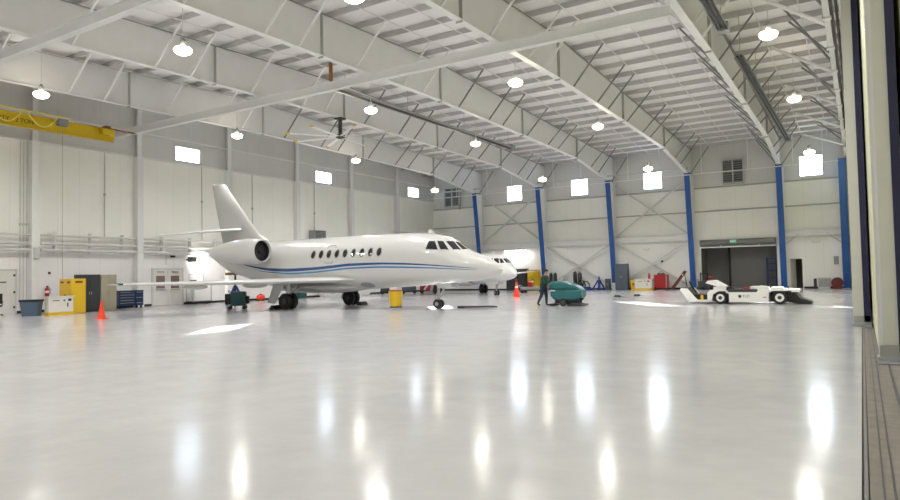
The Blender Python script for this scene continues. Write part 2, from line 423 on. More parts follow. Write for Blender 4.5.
# eave strut and sprinkler pipe in front of the back wall columns
e = MB(); e.tube([(-37.9,0,0),(-12.0,0,0)],0.08,10)
tag(obj('eave_pipe', e, 'frame'), 'thick grey pipe strut running above the blue column tops along the back wall', 'pipe', None, (0,56.95,10.12))
s = thing('sprinkler_pipe', 'thin white sprinkler pipe with drop hangers along the back wall below the grey strut', 'pipe', (0,56.75,9.5))
e = MB(); e.tube([(-38.2,0,0),(-1.2,0,0.05)],0.035,8); obj('pipe', e, 'white', s)
for X in (-37,-34.5,-31,-28.3,-24,-21.3,-17,-14.3,-10.9,-7.4,-4.2,-2.2):
    e = MB(); e.tube([(X,0,0),(X,0,roofz(56.75)-9.5)],0.025,6); obj('hanger', e, 'white', s)
# X bracing rods on the back wall
def xbrace(x0, x1, z0, z1, label):
    b = thing('cross_brace', label, 'brace', (x0,YB-0.45,z0), 0, 'crossed wall braces on the back wall')
    for p, q, dy in (((0.26,0,0),(x1-x0-0.26,0,z1-z0),0),((0.26,0.12,z1-z0),(x1-x0-0.26,0.12,0),0.09)):
        r = MB(); r.bar(p,q,0.15,0.10,(0,1,0)); obj('diagonal', r, 'frame', b)
xbrace(-32.65,-25.75,4.7,9.4,'upper crossed white braces below the leftmost back wall window')
xbrace(-18.95,-12.15,4.7,9.4,'upper crossed white braces below the back wall window third from the left')
xbrace(-25.75,-18.95,0.3,4.1,'lower crossed white braces behind the gas cylinders and blue jack')
xbrace(-18.95,-12.15,0.3,4.1,'lower crossed white braces behind the white cart and red tool cabinet')

for x0, x1, l in ((-5.1,-4.1,'short diagonal knee brace right of the column at the roll-up opening'),(-1.25,-2.2,'short diagonal knee brace beside the wide rightmost blue column')):
    m = MB(); m.bar((x0,0,-0.8),(x1,0,0),0.10,0.08,(0,1,0)); tag(obj('knee_brace', m, 'frame'), l, 'brace', None, (0,YB-0.36,4.3))
# door header with struts
hd = MB(); hd.bx(-0.78,-0.60,YN,58.4,10.0,12.0)
header = struct('door_header_beam', hd, 'steel')
yy = 4.0
while yy < 58:
    p = MB(); p.bx(-0.83,-0.78,yy-0.12,yy+0.12,9.95,12.05); p.bx(-0.84,-0.55,yy-0.12,yy+0.12,9.93,10.0); obj('stiffener', p, 'steel_lt', header)
    yy += 3.55
k = 0; yy = 14.0
while yy < 58:
    r = MB(); r.tube([(-3.5,yy+1.3,roofz(yy)-0.02),(-0.80,yy,10.7)],0.075,8); obj('strut', r, 'steel_lt', header)
    r = MB(); r.bar((-2.4,yy-2.0,roofz(yy)),(-0.80,yy-1.2,11.2),0.07,0.07); obj('strut', r, 'brace', header)
    r = MB(); r.bar((-2.6,yy+3.2,roofz(yy)),(-0.80,yy+4.4,10.5),0.07,0.07); obj('strut', r, 'brace', header)
    yy += 7.1
g = MB(); g.bx(-0.44,-0.37,YN,58.4,9.96,10.35); struct('trim_3', g, 'rail_dark')

# left wall columns, pipes, conduits
LCY = [(18.48,'behind the blue-grey bin'),(24.65,'left of the white double doors'),(31.6,'behind the jet tail fin'),(38.35,'left of the second high window from the left'),(45.0,'right of the second high window from the left'),(51.8,'left of the last high window before the corner')]
for y, w in LCY:
    c = thing('wall_column', 'pale left wall column '+w, 'column', (XL,y,0), 0, 'columns on the left wall')
    b = MB(); b.bx(0.0,0.42,-0.2,0.2,0 if y < 19 else 3.3,9.4); obj('column_cover', b, 'white' if y < 19 else 'steel', c)  # later columns' upper covers greyer: their shade side is in the colour
    if y > 19: b = MB(); b.bx(0.0,0.44,-0.22,0.22,0,3.3); obj('lower_cover', b, 'white', c)
    b = MB(); b.bx(0.0,0.35,-0.012,0.012,9.4,roofz(y)); b.bx(0.33,0.36,-0.14,0.14,9.4,roofz(y)); obj('upper_post', b, 'steel', c)
for z, r, w, dy in ((4.25,0.06,'topmost of the three',0),(3.78,0.08,'middle one of the three',0),(3.42,0.10,'lowest of the three',0)):
    p = thing('wall_pipe', 'grey horizontal pipe along the left wall, %s'%w, 'pipe', (XL+0.30,0,z), 0, 'horizontal pipes along the left wall')
    for a,b in ((YN,18.3),(18.8,24.4),(24.9,31.35),(31.85,38.1),(38.6,44.75),(45.25,51.55),(52.05,58.4)):
        q = MB(); q.tube([(0,a,0),(0,b,0)],r,8); obj('pipe_run', q, 'frame', p)
for y in (19.6,21.6,23.6,26.3,28.4,30.4):
    q = MB(); q.bx(0,0.34,-0.04,0.04,-0.55,0.62); q.bx(0,0.3,-0.05,0.05,-0.05,0.02)
    tag(obj('pipe_bracket', q, 'steel'), 'short grey upright bracket holding the left wall pipes', 'bracket', 'brackets of the left wall pipes', (XL-0.01,y,3.85))
for y, z0, z1, w in ((17.85,0.2,9.4,'leftmost of the three beside the bin'),(18.02,0.2,9.4,'middle one of the three beside the bin'),(18.19,0.2,9.4,'rightmost of the three beside the bin'),
        (22.55,4.3,9.4,'behind the tan cabinet'),(29.45,4.3,9.7,'below the leftmost high window'),(33.9,4.3,9.4,'just right of the tail fin'),(40.5,4.3,9.6,'below the second high window')):
    q = MB(); q.tube([(0,0,z0),(0,0,z1)],0.024,6); q.bx(-0.04,0.05,-0.05,0.05,(z0+z1)/2-0.05,(z0+z1)/2+0.08)
    tag(obj('wall_conduit', q, 'girt' if y > 19 else 'frame'), 'thin upright conduit on the left wall, '+w, 'conduit', 'upright conduits on the left wall', (XL+0.06,y,0))

# doors in the left wall
d1 = MB(); d1.bx(XL,XL+0.05,16.25,17.62,0,2.3); door1 = struct('door_1', d1, 'door')
fr = MB(); fr.bx(XL,XL+0.08,16.17,16.25,0,2.38); fr.bx(XL,XL+0.08,17.62,17.70,0,2.38); fr.bx(XL,XL+0.08,16.17,17.70,2.3,2.38); obj('door_frame', fr, 'frame', door1)
for z in (0.35,1.15,2.05):
    h = MB(); h.bx(XL+0.05,XL+0.09,17.54,17.62,z-0.06,z+0.06); obj('hinge', h, 'dark', door1)
s_ = MB(); s_.bx(XL+0.05,XL+0.056,16.5,17.2,1.66,1.72); obj('sign_strip', s_, 'dark', door1)
door2 = struct('door_2', MB().bx(XL,XL+0.04,DD[0]-0.1,DD[1]+0.1,2.3,2.42).bx(XL,XL+0.08,DD[0]-0.1,DD[0],0,2.42).bx(XL,XL+0.08,DD[1],DD[1]+0.1,0,2.42), 'frame')
mid = (DD[0]+DD[1])/2
for a, b in ((DD[0],mid-0.01),(mid+0.01,DD[1])):
    q = MB(); pa, pb = a+0.2, b-0.2
    hole_wall(a, b, 0.02, 2.3, [(pa,pb,1.1,1.92)], lambda u0,u1,v0,v1: q.bx(XL+0.01,XL+0.06,u0,u1,v0,v1))
    lf = obj('door_leaf', q, 'door', door2)
    p = MB(); p.bx(XL+0.025,XL+0.035,pa,pb,1.1,1.92); obj('glass_panel', p, pmat('door_pane', (0.22,0.15,0.14), 0.15), lf)
    p = MB(); p.bx(XL+0.06,XL+0.12,a+0.2,b-0.2,1.0,1.05); obj('push_bar', p, 'metal', lf)
    p = MB(); p.bx(XL+0.06,XL+0.14,(a+b)/2-0.22,(a+b)/2+0.22,2.14,2.22); obj('door_closer', p, 'metal', lf)

# openings in the back wall
al = MB()
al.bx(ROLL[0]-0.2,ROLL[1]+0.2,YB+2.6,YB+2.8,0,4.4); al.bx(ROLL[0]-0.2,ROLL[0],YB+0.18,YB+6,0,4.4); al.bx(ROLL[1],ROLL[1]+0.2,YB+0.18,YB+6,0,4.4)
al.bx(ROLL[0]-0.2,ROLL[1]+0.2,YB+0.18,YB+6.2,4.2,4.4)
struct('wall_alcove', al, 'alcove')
f = MB(); f.bx(ROLL[0],ROLL[1],YB+0.3,YB+6,-0.3,0.0); struct('floor_alcove', f, 'apron')
rd = MB()
for k in range(24): rd.bx(ROLL[0]+2.1,ROLL[1],YB+1.5,YB+1.53+0.012*(k%2),0.02+k*0.15,0.02+k*0.15+0.148)
door4 = struct('door_4', rd, 'roll')
p = MB(); p.bx(ROLL[0]+1.95,ROLL[0]+2.1,YB+1.4,YB+1.6,0,3.6); obj('guide_rail', p, 'black', door4)
bx_ = MB(); bx_.tube([(ROLL[0]+0.02,0,0),(ROLL[1]-0.02,0,0)],0.27,14)
drum = thing('roll_door_drum', 'grey roll-up door drum housing above the dark opening', 'drum', (0,YB-0.275,3.86))
obj('housing', bx_, 'drum', drum)
b = MB(); b.bx(ROLL[0],ROLL[1],-0.1,0.02,-0.42,-0.32); obj('bottom_bar', b, 'steel_lt', drum)
for X in (-9.9,-7.0):
    b = MB(); b.bx(X-0.04,X+0.04,-0.12,0.0,-0.42,-0.16); obj('bracket', b, 'steel_lt', drum)
ex = thing('exit_sign', 'small green EXIT sign above the dark roll-up opening', 'sign', (-8.88,YB-0.70,3.80))
b = MB(); b.bx(-0.25,0.25,0,0.04,0,0.26); obj('sign_face', b, 'exit', ex)
text_mesh('lettering', 'EXIT', 0.2, 'white', ex, T(0,-0.004,0.13) @ rot('X',90))
cor = MB()
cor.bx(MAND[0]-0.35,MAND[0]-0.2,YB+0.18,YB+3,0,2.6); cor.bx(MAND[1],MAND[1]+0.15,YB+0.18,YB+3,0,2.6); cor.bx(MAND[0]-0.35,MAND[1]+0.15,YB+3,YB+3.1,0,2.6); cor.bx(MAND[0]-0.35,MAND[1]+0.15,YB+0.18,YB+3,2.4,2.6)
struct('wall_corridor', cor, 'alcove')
d3 = MB(); d3.bx(-0.02,0.02,0,0.85,0.02,2.32); door3 = struct('door_3', d3, 'door'); door3.location = (MAND[0]+0.03,YB+0.02,0); door3.rotation_euler = (0,0,math.radians(-22))
h = MB(); h.bx(0.02,0.07,0.72,0.8,1.0,1.06); obj('door_handle', h, 'metal', door3)
f = MB(); f.bx(MAND[0]-0.2,MAND[1],YB+0.3,YB+3,-0.3,0.0); struct('floor_corridor', f, 'apron')

# ------------------------------------------------------------------ sliding door leaves
def leaf(n, x0, x1, y0, y1, xb):
    L_ = MB(); L_.bx(x0,x1,y0+0.02,y1,0.12,9.6); lf = struct('door_%d'%n, L_, 'leafcream')
    e = MB(); e.bx(x0-0.004,xb,y0,y0+0.02,0.12,9.6); obj('end_panel', e, 'leaf', lf)
    b = MB(); b.bx(xb,x1+0.02,y0-0.03,y0+0.03,0.14,9.6); obj('edge_seal', b, 'navy2', lf, label='dark navy edge seal')
    b = MB(); b.bx(x0-0.03,x1+0.03,y0-0.12,y0+0.25,0.06,0.11); b.bx(x0-0.03,x1+0.03,y0-0.10,y0+0.2,0.0,0.05); b.bx(x0,x1,y0-0.03,y0,0.11,0.3); obj('bumper', b, 'metal', lf)
    return lf
leaf(5, -0.24, 0.13, 20.75, 57.6, -0.0)
l2 = leaf(6, 0.20, 0.58, 13.1, 40.0, 0.47)
p = MB(); p.tube([(0.25,13.16,0.12),(0.25,13.16,9.6)],0.065,14); obj('edge_post', p, 'lav', l2, label='glossy lavender-white edge post')
leaf(7, 0.68, 1.0, YN+0.1, 36.0, 0.9)
w = MB(); w.bx(0.5,1.1,57.6,YB+0.18,0,9.9); w.bx(0.1,0.5,57.6,YB+0.18,0,9.9); struct('wall_doorjamb', w, 'leaf')
w = MB(); w.bx(-0.3,1.1,YN,YB,9.62,9.95); struct('trim_4', w, 'steel')

# ------------------------------------------------------------------ lamps
def make_lamp(loc, label):
    t = thing('ceiling_lamp', label, 'lamp', loc, 0, 'high-bay lamps under the roof')
    m = MB(); m.lathe([(0.05,-0.18),(0.18,-0.165),(0.29,-0.10),(0.335,0.0),(0.28,0.07),(0.12,0.11)],n=16); obj('lamp_lens', m, 'lens', t, label='glowing bell lens')
    m = MB(); m.lathe([(0.08,0.112),(0.10,0.16),(0.10,0.34),(0.05,0.46)],n=12); obj('ballast_housing', m, 'grey', t)
    li = bpy.data.lights.get('high_bay') or bpy.data.lights.new('high_bay','SPOT')
    li.energy = SPOT_W; li.spot_size = math.radians(165); li.spot_blend = 0.8; li.shadow_soft_size = 0.3; li.color = (1.0,0.99,0.965)
    lo = bpy.data.objects.new('lamp_light', li); COL.objects.link(lo); lo.parent = t; lo.location = (0,0,-0.25)
    m = MB(); m.tube([(0,0,0.45),(0,0,roofz(loc[1])-loc[2])],0.015,6); obj('hanger_rod', m, 'frame', t)
    return t
LX = [(-31.4,'first row from the left wall'),(-21.2,'second row from the left wall'),(-12.9,'third row from the left wall'),(-2.6,'row beside the door header')]
LY = [(15.4,10.2,'fourth from the back'),(26.5,10.2,'third from the back'),(37.4,10.2,'second from the back'),(48.0,9.05,'nearest the back')]
for X, wx in LX:
    for Y, z, wy in LY:
        make_lamp((X,Y,z), 'glowing lamp in the %s, %s'%(wx, wy))
for X, wx in LX:
    make_lamp((X,4.3,10.2), 'glowing lamp in the %s, fifth from the back'%wx)

# tube heaters
def heater(loc, L_, rz, label):
    h = thing('tube_heater', label, 'heater', loc, rz, 'radiant tube heaters')
    m = MB(); m.prism([(-0.22,-0.02),(-0.12,0.16),(0.12,0.16),(0.22,-0.02),(0.2,-0.02),(0.11,0.14),(-0.11,0.14),(-0.2,-0.02)], 'y', 0, L_); obj('reflector', m, 'metal', h)
    m = MB(); m.tube([(0.08,0,0.02),(0.08,L_,0.02)],0.05,8); m.tube([(-0.08,0,0.02),(-0.08,L_,0.02)],0.05,8); obj('burner_tube', m, 'dark', h)
    m = MB(); m.bx(-0.2,0.2,L_,L_+0.45,-0.08,0.28); obj('burner_box', m, 'grey', h)
    n = int(L_//5)
    for k in range(n+1):
        y = 0.3+k*(L_-0.6)/n; m = MB(); m.tube([(0,y,0.15),(0,y,roofz(loc[1]+y)-loc[2])],0.014,6); obj('hanger', m, 'metal', h)
heater((-21.8,24.0,10.92), 19.6, 0, 'long dark tube heater hanging between the second and third roof girders')
heater((-4.2,13.0,10.85), 13.8, 0, 'dark tube heater near the door header, closer to the viewer')
heater((-4.2,30.8,10.85), 22.0, 0, 'dark tube heater near the door header, farther from the viewer')

# ceiling fan
fan = thing('ceiling_fan', 'large white ceiling fan with yellow blade tips hanging above the jet', 'fan', (-25.75,29.3,9.75))
m = MB(); m.lathe([(0.10,0.0),(0.26,0.05),(0.28,0.2),(0.16,0.28)]); obj('hub', m, 'dark', fan)
m = MB(); m.bar((0,0,0.25),(0,0,1.2),0.16,0.16); m.bx(-0.25,0.25,-0.25,0.25,1.14,1.22); obj('drop_post', m, 'dark', fan)
for k in range(8):
    a = 2*PI*k/8+0.2; R_ = Matrix.Rotation(a,4,'Z')
    m = MB(); m.bx(0.25,2.95,-0.09,0.09,0.10,0.13); m.xf(R_ @ Matrix.Rotation(0.2,4,'X')); bl = obj('blade', m, 'steel_lt', fan)
    m = MB(); m.bx(2.95,3.2,-0.10,0.10,0.095,0.135); m.xf(R_ @ Matrix.Rotation(0.2,4,'X')); obj('blade_tip', m, 'yellow', bl, label='yellow blade tip')
m = MB(); m.bx(-0.06,0.06,-0.06,0.06,0,0.85)
tag(obj('hanging_post', m, 'rust'), 'short rusty orange post standing up behind the long cross beam', 'post', None, (-20.3,22.5,10.58))

# louvres high on the back wall
for a, b, l in ((-9.62,-7.95,'dark square louvre above the roll-up opening, near the back wall windows'),(-37.1,-35.2,'dark square louvre high in the far left corner of the back wall')):
    v = thing('wall_louvre', l, 'vent', ((a+b)/2,YB,8.75), 0, 'louvres high on the back wall'); w = (b-a)/2
    m = MB(); m.bx(-w,w,-0.35,-0.02,0,0.07); m.bx(-w,w,-0.35,-0.02,1.93,2.0); m.bx(-w,-w+0.07,-0.35,-0.02,0,2); m.bx(w-0.07,w,-0.35,-0.02,0,2); m.bx(-0.03,0.03,-0.35,-0.02,0,2); m.bx(-w,w,-0.35,-0.02,0.97,1.03); obj('frame', m, 'frame', v)
    m = MB(); m.bx(-w,w,-0.03,-0.005,0,2); obj('backing', m, 'dark', v)
    for k in range(10):
        s_ = MB(); s_.bx(-w+0.05,w-0.05,-0.02,0.02,-0.08,0.08); s_.xf(T(0,-0.18,0.17+k*0.185) @ rot('X',-40)); obj('louvre_blade', s_, 'grey', v)
    m = MB(); m.bx(-w+0.1,-w+0.16,-0.3,0,-0.35,0); m.bx(w-0.16,w-0.1,-0.3,0,-0.35,0); m.bx(-w,w,-0.3,-0.24,-0.2,-0.14); obj('support', m, 'frame', v)

# ------------------------------------------------------------------ yellow monorail crane at the left
cr = thing('crane_rail', 'yellow crane rail beam with black lettering high at the left wall', 'crane', (-36.5,0,0))
m = MB(); m.bx(-0.13,0.13,4,21.9,9.66,9.69); m.bx(-0.012,0.012,4,21.9,9.69,10.36); m.bx(-0.13,0.13,4,21.9,10.34,10.37); obj('beam', m, 'crane', cr)
text_mesh('lettering', 'CAPACITY - 2 TON', 0.30, 'black', cr, T(0.018,16.25,10.0) @ rot('Z',90) @ rot('X',90))
m = MB(); m.tube([(0.30,4,10.62),(0.30,19.3,10.50)],0.035,6); obj('festoon_wire', m, 'ltyellow', cr)
for a in (13.4,15.25,17.0):
    b = a+1.7; pts = [(0.30, a+(b-a)*k/12, 10.55-0.75*math.sin(PI*k/12)) for k in range(13)]
    m = MB(); m.tube(pts,0.034,6); obj('festoon_cable', m, 'ltyellow', cr)
m = MB(); m.bx(0.02,0.42,21.0,21.7,9.95,10.30); m.bx(-0.14,-0.02,21.1,21.6,9.95,10.30); obj('end_truck', m, 'crane', cr)
m = MB(); m.bx(-0.2,0.2,21.3,21.6,10.37,10.52); m.bx(-0.1,0.1,21.6,23.2,10.38,10.44); obj('end_bracket', m, 'rust', cr)
ho = thing('crane_trolley', 'grey and yellow trolley hoist on the yellow crane rail with its long pendant cable', 'hoist', (-36.5,18.9,0))
m = MB(); m.bx(0.02,0.32,-0.25,0.25,10.05,10.42); obj('trolley_body', m, 'grey', ho)
m = MB(); m.tube([(0.2,0,10.05),(0.2,0.02,1.5)],0.017,6); obj('pendant_cable', m, 'tan', ho)
m = MB(); m.bx(0.15,0.25,-0.05,0.07,1.2,1.5); obj('pendant_control', m, 'yellow', ho)

# ------------------------------------------------------------------ business jets (local frame: nose tip at x=0, nose to +x, y to the left, z up)
S_ = [0,0.15,0.5,1.0,1.7,2.1,2.6,3.2,4.0,5,8,12,14,15.5,16.5,18.25,19.3,20.0,20.4]
TOP = [1.80,2.00,2.26,2.50,2.76,3.02,3.34,3.54,3.66,3.72,3.75,3.75,3.75,3.74,3.72,3.66,3.54,3.40,3.24]
BOTM = [1.80,1.64,1.49,1.38,1.29,1.25,1.21,1.18,1.13,1.08,0.95,0.92,1.05,1.35,1.60,2.05,2.55,2.92,3.12]
HW = [0.0,0.20,0.43,0.67,0.93,1.05,1.16,1.26,1.34,1.38,1.40,1.40,1.38,1.30,1.18,0.82,0.50,0.25,0.05]
def fus(s, th, off=0.0):
    t, b, h = interp(S_,TOP,s), interp(S_,BOTM,s), interp(S_,HW,s)
    zc, v = (t+b)/2, (t-b)/2
    return Vector((-s, (h+off)*math.sin(th), zc+(v+off)*math.cos(th)))
def theta(s, z):
    t, b = interp(S_,TOP,s), interp(S_,BOTM,s)
    return math.acos(max(-1,min(1,(z-(t+b)/2)/((t-b)/2))))
def patch(corners, side, off=0.012, n=8):
    """corners = 4 (s, theta) in order; a thin shell lying on the fuselage"""
    m = MB(); vs = []
    for o in (off, -0.02):
        for i in range(n+1):
            for j in range(n+1):
                u, w = i/n, j/n
                s = (corners[0][0]*(1-u)+corners[1][0]*u)*(1-w)+(corners[3][0]*(1-u)+corners[2][0]*u)*w
                t = (corners[0][1]*(1-u)+corners[1][1]*u)*(1-w)+(corners[3][1]*(1-u)+corners[2][1]*u)*w
                vs.append(fus(s, side*t, o))
    N = (n+1)*(n+1); fs = []
    for k in (0, N):
        for i in range(n):
            for j in range(n):
                a = k+i*(n+1)+j; fs.append((a,a+1,a+n+2,a+n+1))
    rim = [i*(n+1) for i in range(n+1)] + [n*(n+1)+j for j in range(1,n+1)] + [i*(n+1)+n for i in range(n-1,-1,-1)] + [j for j in range(n-1,0,-1)]
    for a, b in zip(rim, rim[1:]+rim[:1]): fs.append((a,b,b+N,a+N))
    return m.add(vs, fs)
def disc(s0, z0, rs, rz, side, off, inner=None, n=18):
    m = MB(); ring = []; ring2 = []; low = []
    for k in range(n):
        a = 2*PI*k/n; s = s0+rs*math.cos(a); z = z0+rz*math.sin(a)
        ring.append(fus(s, side*theta(s,z), off)); low.append(fus(s, side*theta(s,z), -0.03))
        if inner:
            s = s0+rs*inner*math.cos(a); z = z0+rz*inner*math.sin(a); ring2.append(fus(s, side*theta(s,z), off))
    if inner: return m.loft([low, ring, ring2], caps=False)
    m.loft([low, ring], caps=False); c = fus(s0, side*theta(s0,z0), off); i0 = len(m.v)
    m.v.append(tuple(c)); m.f += [(i0, n+k, n+(k+1)%n) for k in range(n)]
    return m
def ribbon(pts, side, off):
    """pts = (s, zcentre, halfwidth)"""
    m = MB(); ss = [p[0] for p in pts]; up, dn, up2, dn2 = [], [], [], []
    s = ss[0]
    while s <= ss[-1]+1e-6:
        z = interp(ss,[p[1] for p in pts],s); h = interp(ss,[p[2] for p in pts],s)
        row = [fus(s, side*theta(s,z+h*q), off) for q in (1,0.33,-0.33,-1)]; up.append(row)
        up2.append([fus(s, side*theta(s,z-h), -0.01), fus(s, side*theta(s,z+h), -0.01)])
        s += 0.15
    rings = [r + b for r, b in zip(up, up2)]
    return m.loft(rings)
NACA = [(0,0),(0.02,0.4),(0.08,0.75),(0.2,0.97),(0.35,1.0),(0.55,0.8),(0.78,0.42),(1,0.03)]
def foil(xle, c, t, y, z, vertical=False):
    pts = [(xle-c*u, t*w*0.55) for u,w in NACA] + [(xle-c*u, -t*w*0.45) for u,w in NACA[::-1][:-1]]
    return [(x, d, z) if vertical else (x, y, z+d) for x, d in pts]

def wheel(m, x, y, r, w):
    m.lathe([(r*0.62,-w/2),(r*0.9,-w/2),(r,-w*0.3),(r,w*0.3),(r*0.9,w/2),(r*0.62,w/2)], (x,y,r), 'y', 22)
def make_jet(name, label, loc, rz, sc, paint, stripes, ttail, group=None):
    J = thing(name, label, 'airplane', loc, rz, group); J.scale = (sc,sc,sc)
    m = MB(); ss = [0.0+0.006,0.05,0.15,0.3,0.5,0.75,1,1.35,1.7,1.9,2.1,2.35,2.6,2.9,3.2,3.6,4,4.5,5,6,7,8,9,10,11,12,13,14,14.75,15.5,16,16.5,17.3,18.25,18.8,19.3,19.7,20,20.4]
    for s in ss[:1]: pass
    rings = [[fus(s, 2*PI*k/48) for k in range(48)] for s in ss]; m.loft(rings)
    body = obj('fuselage', m, paint, J, ang=60)
    # radome line, door outline, windows
    for side in (-1, 1):
        for nm, pts in (('cockpit_window',((3.42,67),(2.82,64),(3.10,43),(3.40,45))), ('cockpit_window',((2.68,62),(2.33,54),(2.75,36),(3.02,41))),
                ('windshield',((2.16,46),(1.90,30),(2.38,17),(2.64,33))), ('windshield',((1.86,25),(1.78,5),(2.30,3),(2.34,14)))):
            obj(nm, patch([(s, math.radians(t)) for s,t in pts], side), 'tint', J)
        for k in range(9):
            s = 6.08+0.5437*k
            w = obj('cabin_window', disc(s, 2.80, 0.135, 0.205, side, 0.010), 'tint', J)
            obj('window_rim', disc(s, 2.80, 0.16, 0.235, side, 0.014, 0.82), 'metal', w)
        # emergency exit outline
        m = MB(); loop = []
        for (a, b) in ((9.0,2.36),(9.0,3.18),(8.95,3.25),(9.54,3.25),(9.58,3.18),(9.58,2.36),(9.54,2.30),(9.04,2.30)): pass
        for (a, b) in ((9.02,2.40),(9.02,3.18),(9.08,3.24),(9.50,3.24),(9.56,3.18),(9.56,2.40),(9.50,2.34),(9.08,2.34),(9.02,2.40)):
            loop.append(fus(a, side*theta(a,b), 0.004))
        m.tube(loop, 0.019, 5); obj('exit_outline', m, 'grey', J)
        obj('landing_light', disc(7.3, 1.18, 0.42, 0.13, side, 0.006), 'grey', J)
        if stripes:
            up = [(-29.95,2.46,.01),(-29.2,2.31,.035),(-28.42,2.19,.055),(-27.47,2.08,.085),(-25.95,2.02,.095),(-24.5,2.05,.085),(-23.1,2.12,.08),(-21.76,2.20,.075),(-20.17,2.215,.06),(-18.66,2.17,.05),(-17.22,2.08,.035),(-15.85,1.96,.02),(-14.8,1.86,.006)]
            lo = [(-28.9,2.17,.006),(-28.0,2.03,.02),(-27.09,1.955,.03),(-25.95,1.89,.04),(-24.5,1.92,.04),(-23.1,2.0,.04),(-21.77,2.08,.04),(-20.17,2.10,.042),(-18.66,2.06,.04),(-17.22,2.0,.03),(-15.85,1.915,.018),(-14.9,1.85,.006)]
            cv = lambda q, k, d: [(-13.88-x, z+d, h*k) for x,z,h in q][::-1]
            obj('stripe', ribbon(cv(up,0.88,0.02), side, 0.006), 'stripe', J, label='broad navy blue swoosh stripe')
            obj('stripe', ribbon(cv(lo,1.0,-0.035), side, 0.006), 'stripe2', J, label='thin mid-blue swoosh stripe')
        # wing
        m = MB(); tip = 0.62 if ttail else 0.0
        rings = [foil(-7.5,5.6,0.38,0.6*side,1.44), foil(-8.05,5.0,0.34,1.35*side,1.47), foil(-10.2,3.5,0.26,4.2*side,1.45+tip*.4), foil(-11.9,2.4,0.19,7.4*side,1.45+tip*.75), foil(-13.4,1.35,0.11,9.8*side,1.46+tip), foil(-13.75,0.85,0.05,(10.6 if ttail else 10.05)*side,1.47+tip)]
        m.loft(rings); wg = obj('wing', m, 'wing', J)
        for yy, xx in ((3.6,-12.6),(6.4,-13.6)):
            m = MB(); m.ell((xx+0.3,yy*side,1.17),(0.95,0.10,0.13)); m.xf(T(0,0,0.10+tip*yy/14)); obj('flap_fairing', m, 'wing', wg)
        m = MB(); m.bx(-14.0,-13.5,9.95*side-0.05,9.95*side+0.05,1.44+tip,1.52+tip); obj('wingtip_light', m, 'dark', wg)
        # engine
        y = 2.02*side; c = (0,y,3.10)
        m = MB(); m.lathe([(0.53,-14.45),(0.54,-13.61),(0.56,-13.49),(0.59,-13.45),(0.62,-13.49),(0.69,-13.9),(0.72,-14.6),(0.68,-15.5),(0.56,-16.4),(0.40,-17.1),(0.33,-17.4),(0.30,-17.4),(0.28,-16.9)], c, 'x', 30)
        ng = obj('engine_nacelle', m, paint, J, ang=50)
        m = MB(); m.lathe([(0.545,-13.58),(0.562,-13.48),(0.59,-13.44),(0.625,-13.475),(0.66,-13.6)], c, 'x', 30, False); obj('inlet_lip', m, 'frame', ng, label='pale inlet lip')
        m = MB(); m.lathe([(0.528,-13.9),(0.534,-13.6),(0.548,-13.56)], c, 'x', 30, False); obj('inlet_duct', m, 'black', ng, label='black inlet duct')
        m = MB(); m.lathe([(0.02,-13.62),(0.08,-13.7),(0.14,-13.76),(0.525,-13.77),(0.525,-13.9)], c, 'x', 26); obj('fan_disc', m, 'black', ng)
        m = MB()
        m.loft([[(-14.0,0.9*side,3.22),(-14.8,0.9*side,3.36),(-16.6,0.7*side,3.30),(-16.9,0.6*side,3.20),(-16.6,0.7*side,3.10),(-14.8,0.9*side,3.06)],[(-14.3,1.5*side,3.18),(-14.9,1.5*side,3.28),(-16.2,1.55*side,3.24),(-16.5,1.5*side,3.16),(-16.2,1.55*side,3.08),(-14.9,1.5*side,3.02)]]); obj('pylon', m, paint, J)
        # stabiliser
        zr, zt = (5.72/sc,5.85/sc) if ttail else (4.58,4.16); xo = -18.9 if ttail else -17.3
        m = MB(); m.loft([foil(xo,2.1,0.2,0.05*side,zr), foil(xo-1.2,1.5,0.13,2.2*side,(zr+zt)/2), foil(xo-2.1,1.05,0.07,(3.6 if ttail else 4.0)*side,zt)]); obj('stabilizer', m, 'wing', J)
    # belly fairing
    m = MB(); m.ell((-11.0,0,1.08),(3.3,1.42,0.32),28,14); obj('wing_fairing', m, paint, J)
    # fin
    zt = 5.75/sc if ttail else 7.42
    m = MB()
    if ttail: m.loft([foil(-14.8,4.6,0.30,0,3.5,True), foil(-15.6,3.9,0.30,0,4.0,True), foil(-18.6,2.4,0.2,0,zt,True)])
    else: m.loft([foil(-14.4,4.65,0.08,0,3.66,True), foil(-15.2,3.95,0.22,0,3.84,True), foil(-15.9,3.35,0.28,0,4.15,True), foil(-17.45,2.26,0.25,0,5.8,True), foil(-18.88,1.22,0.17,0,7.36,True), foil(-18.98,1.05,0.1,0,7.44,True)])
    obj('tail_fin', m, 'fin' if not ttail else paint, J)
    m = MB(); m.ell((-19.95,0,zt+0.03) if not ttail else (-18.8,0,zt+0.05),(0.12,0.05,0.07)); obj('fin_light', m, 'white', J)
    m = MB(); m.prism([(-4.05,3.62),(-3.6,3.62),(-3.9,3.86),(-4.02,3.86)],'y',-0.02,0.02); obj('antenna', m, 'white', J)
    # nose gear
    m = MB(); m.tube([(-3.3,0,1.3),(-3.3,0,0.25)],[0.09,0.06],10); m.tube([(-3.3,-0.15,0.22),(-3.3,0.15,0.22)],0.04,8); m.bar((-3.25,0,0.62),(-2.75,0,1.2),0.07,0.07); m.bar((-3.34,0,0.45),(-3.48,0,0.6),0.05,0.05); m.bar((-3.48,0,0.6),(-3.36,0,0.8),0.05,0.05)
    NX = -0.22; m.xf(T(NX,0,0)); g = obj('nose_gear', m, 'metal', J)
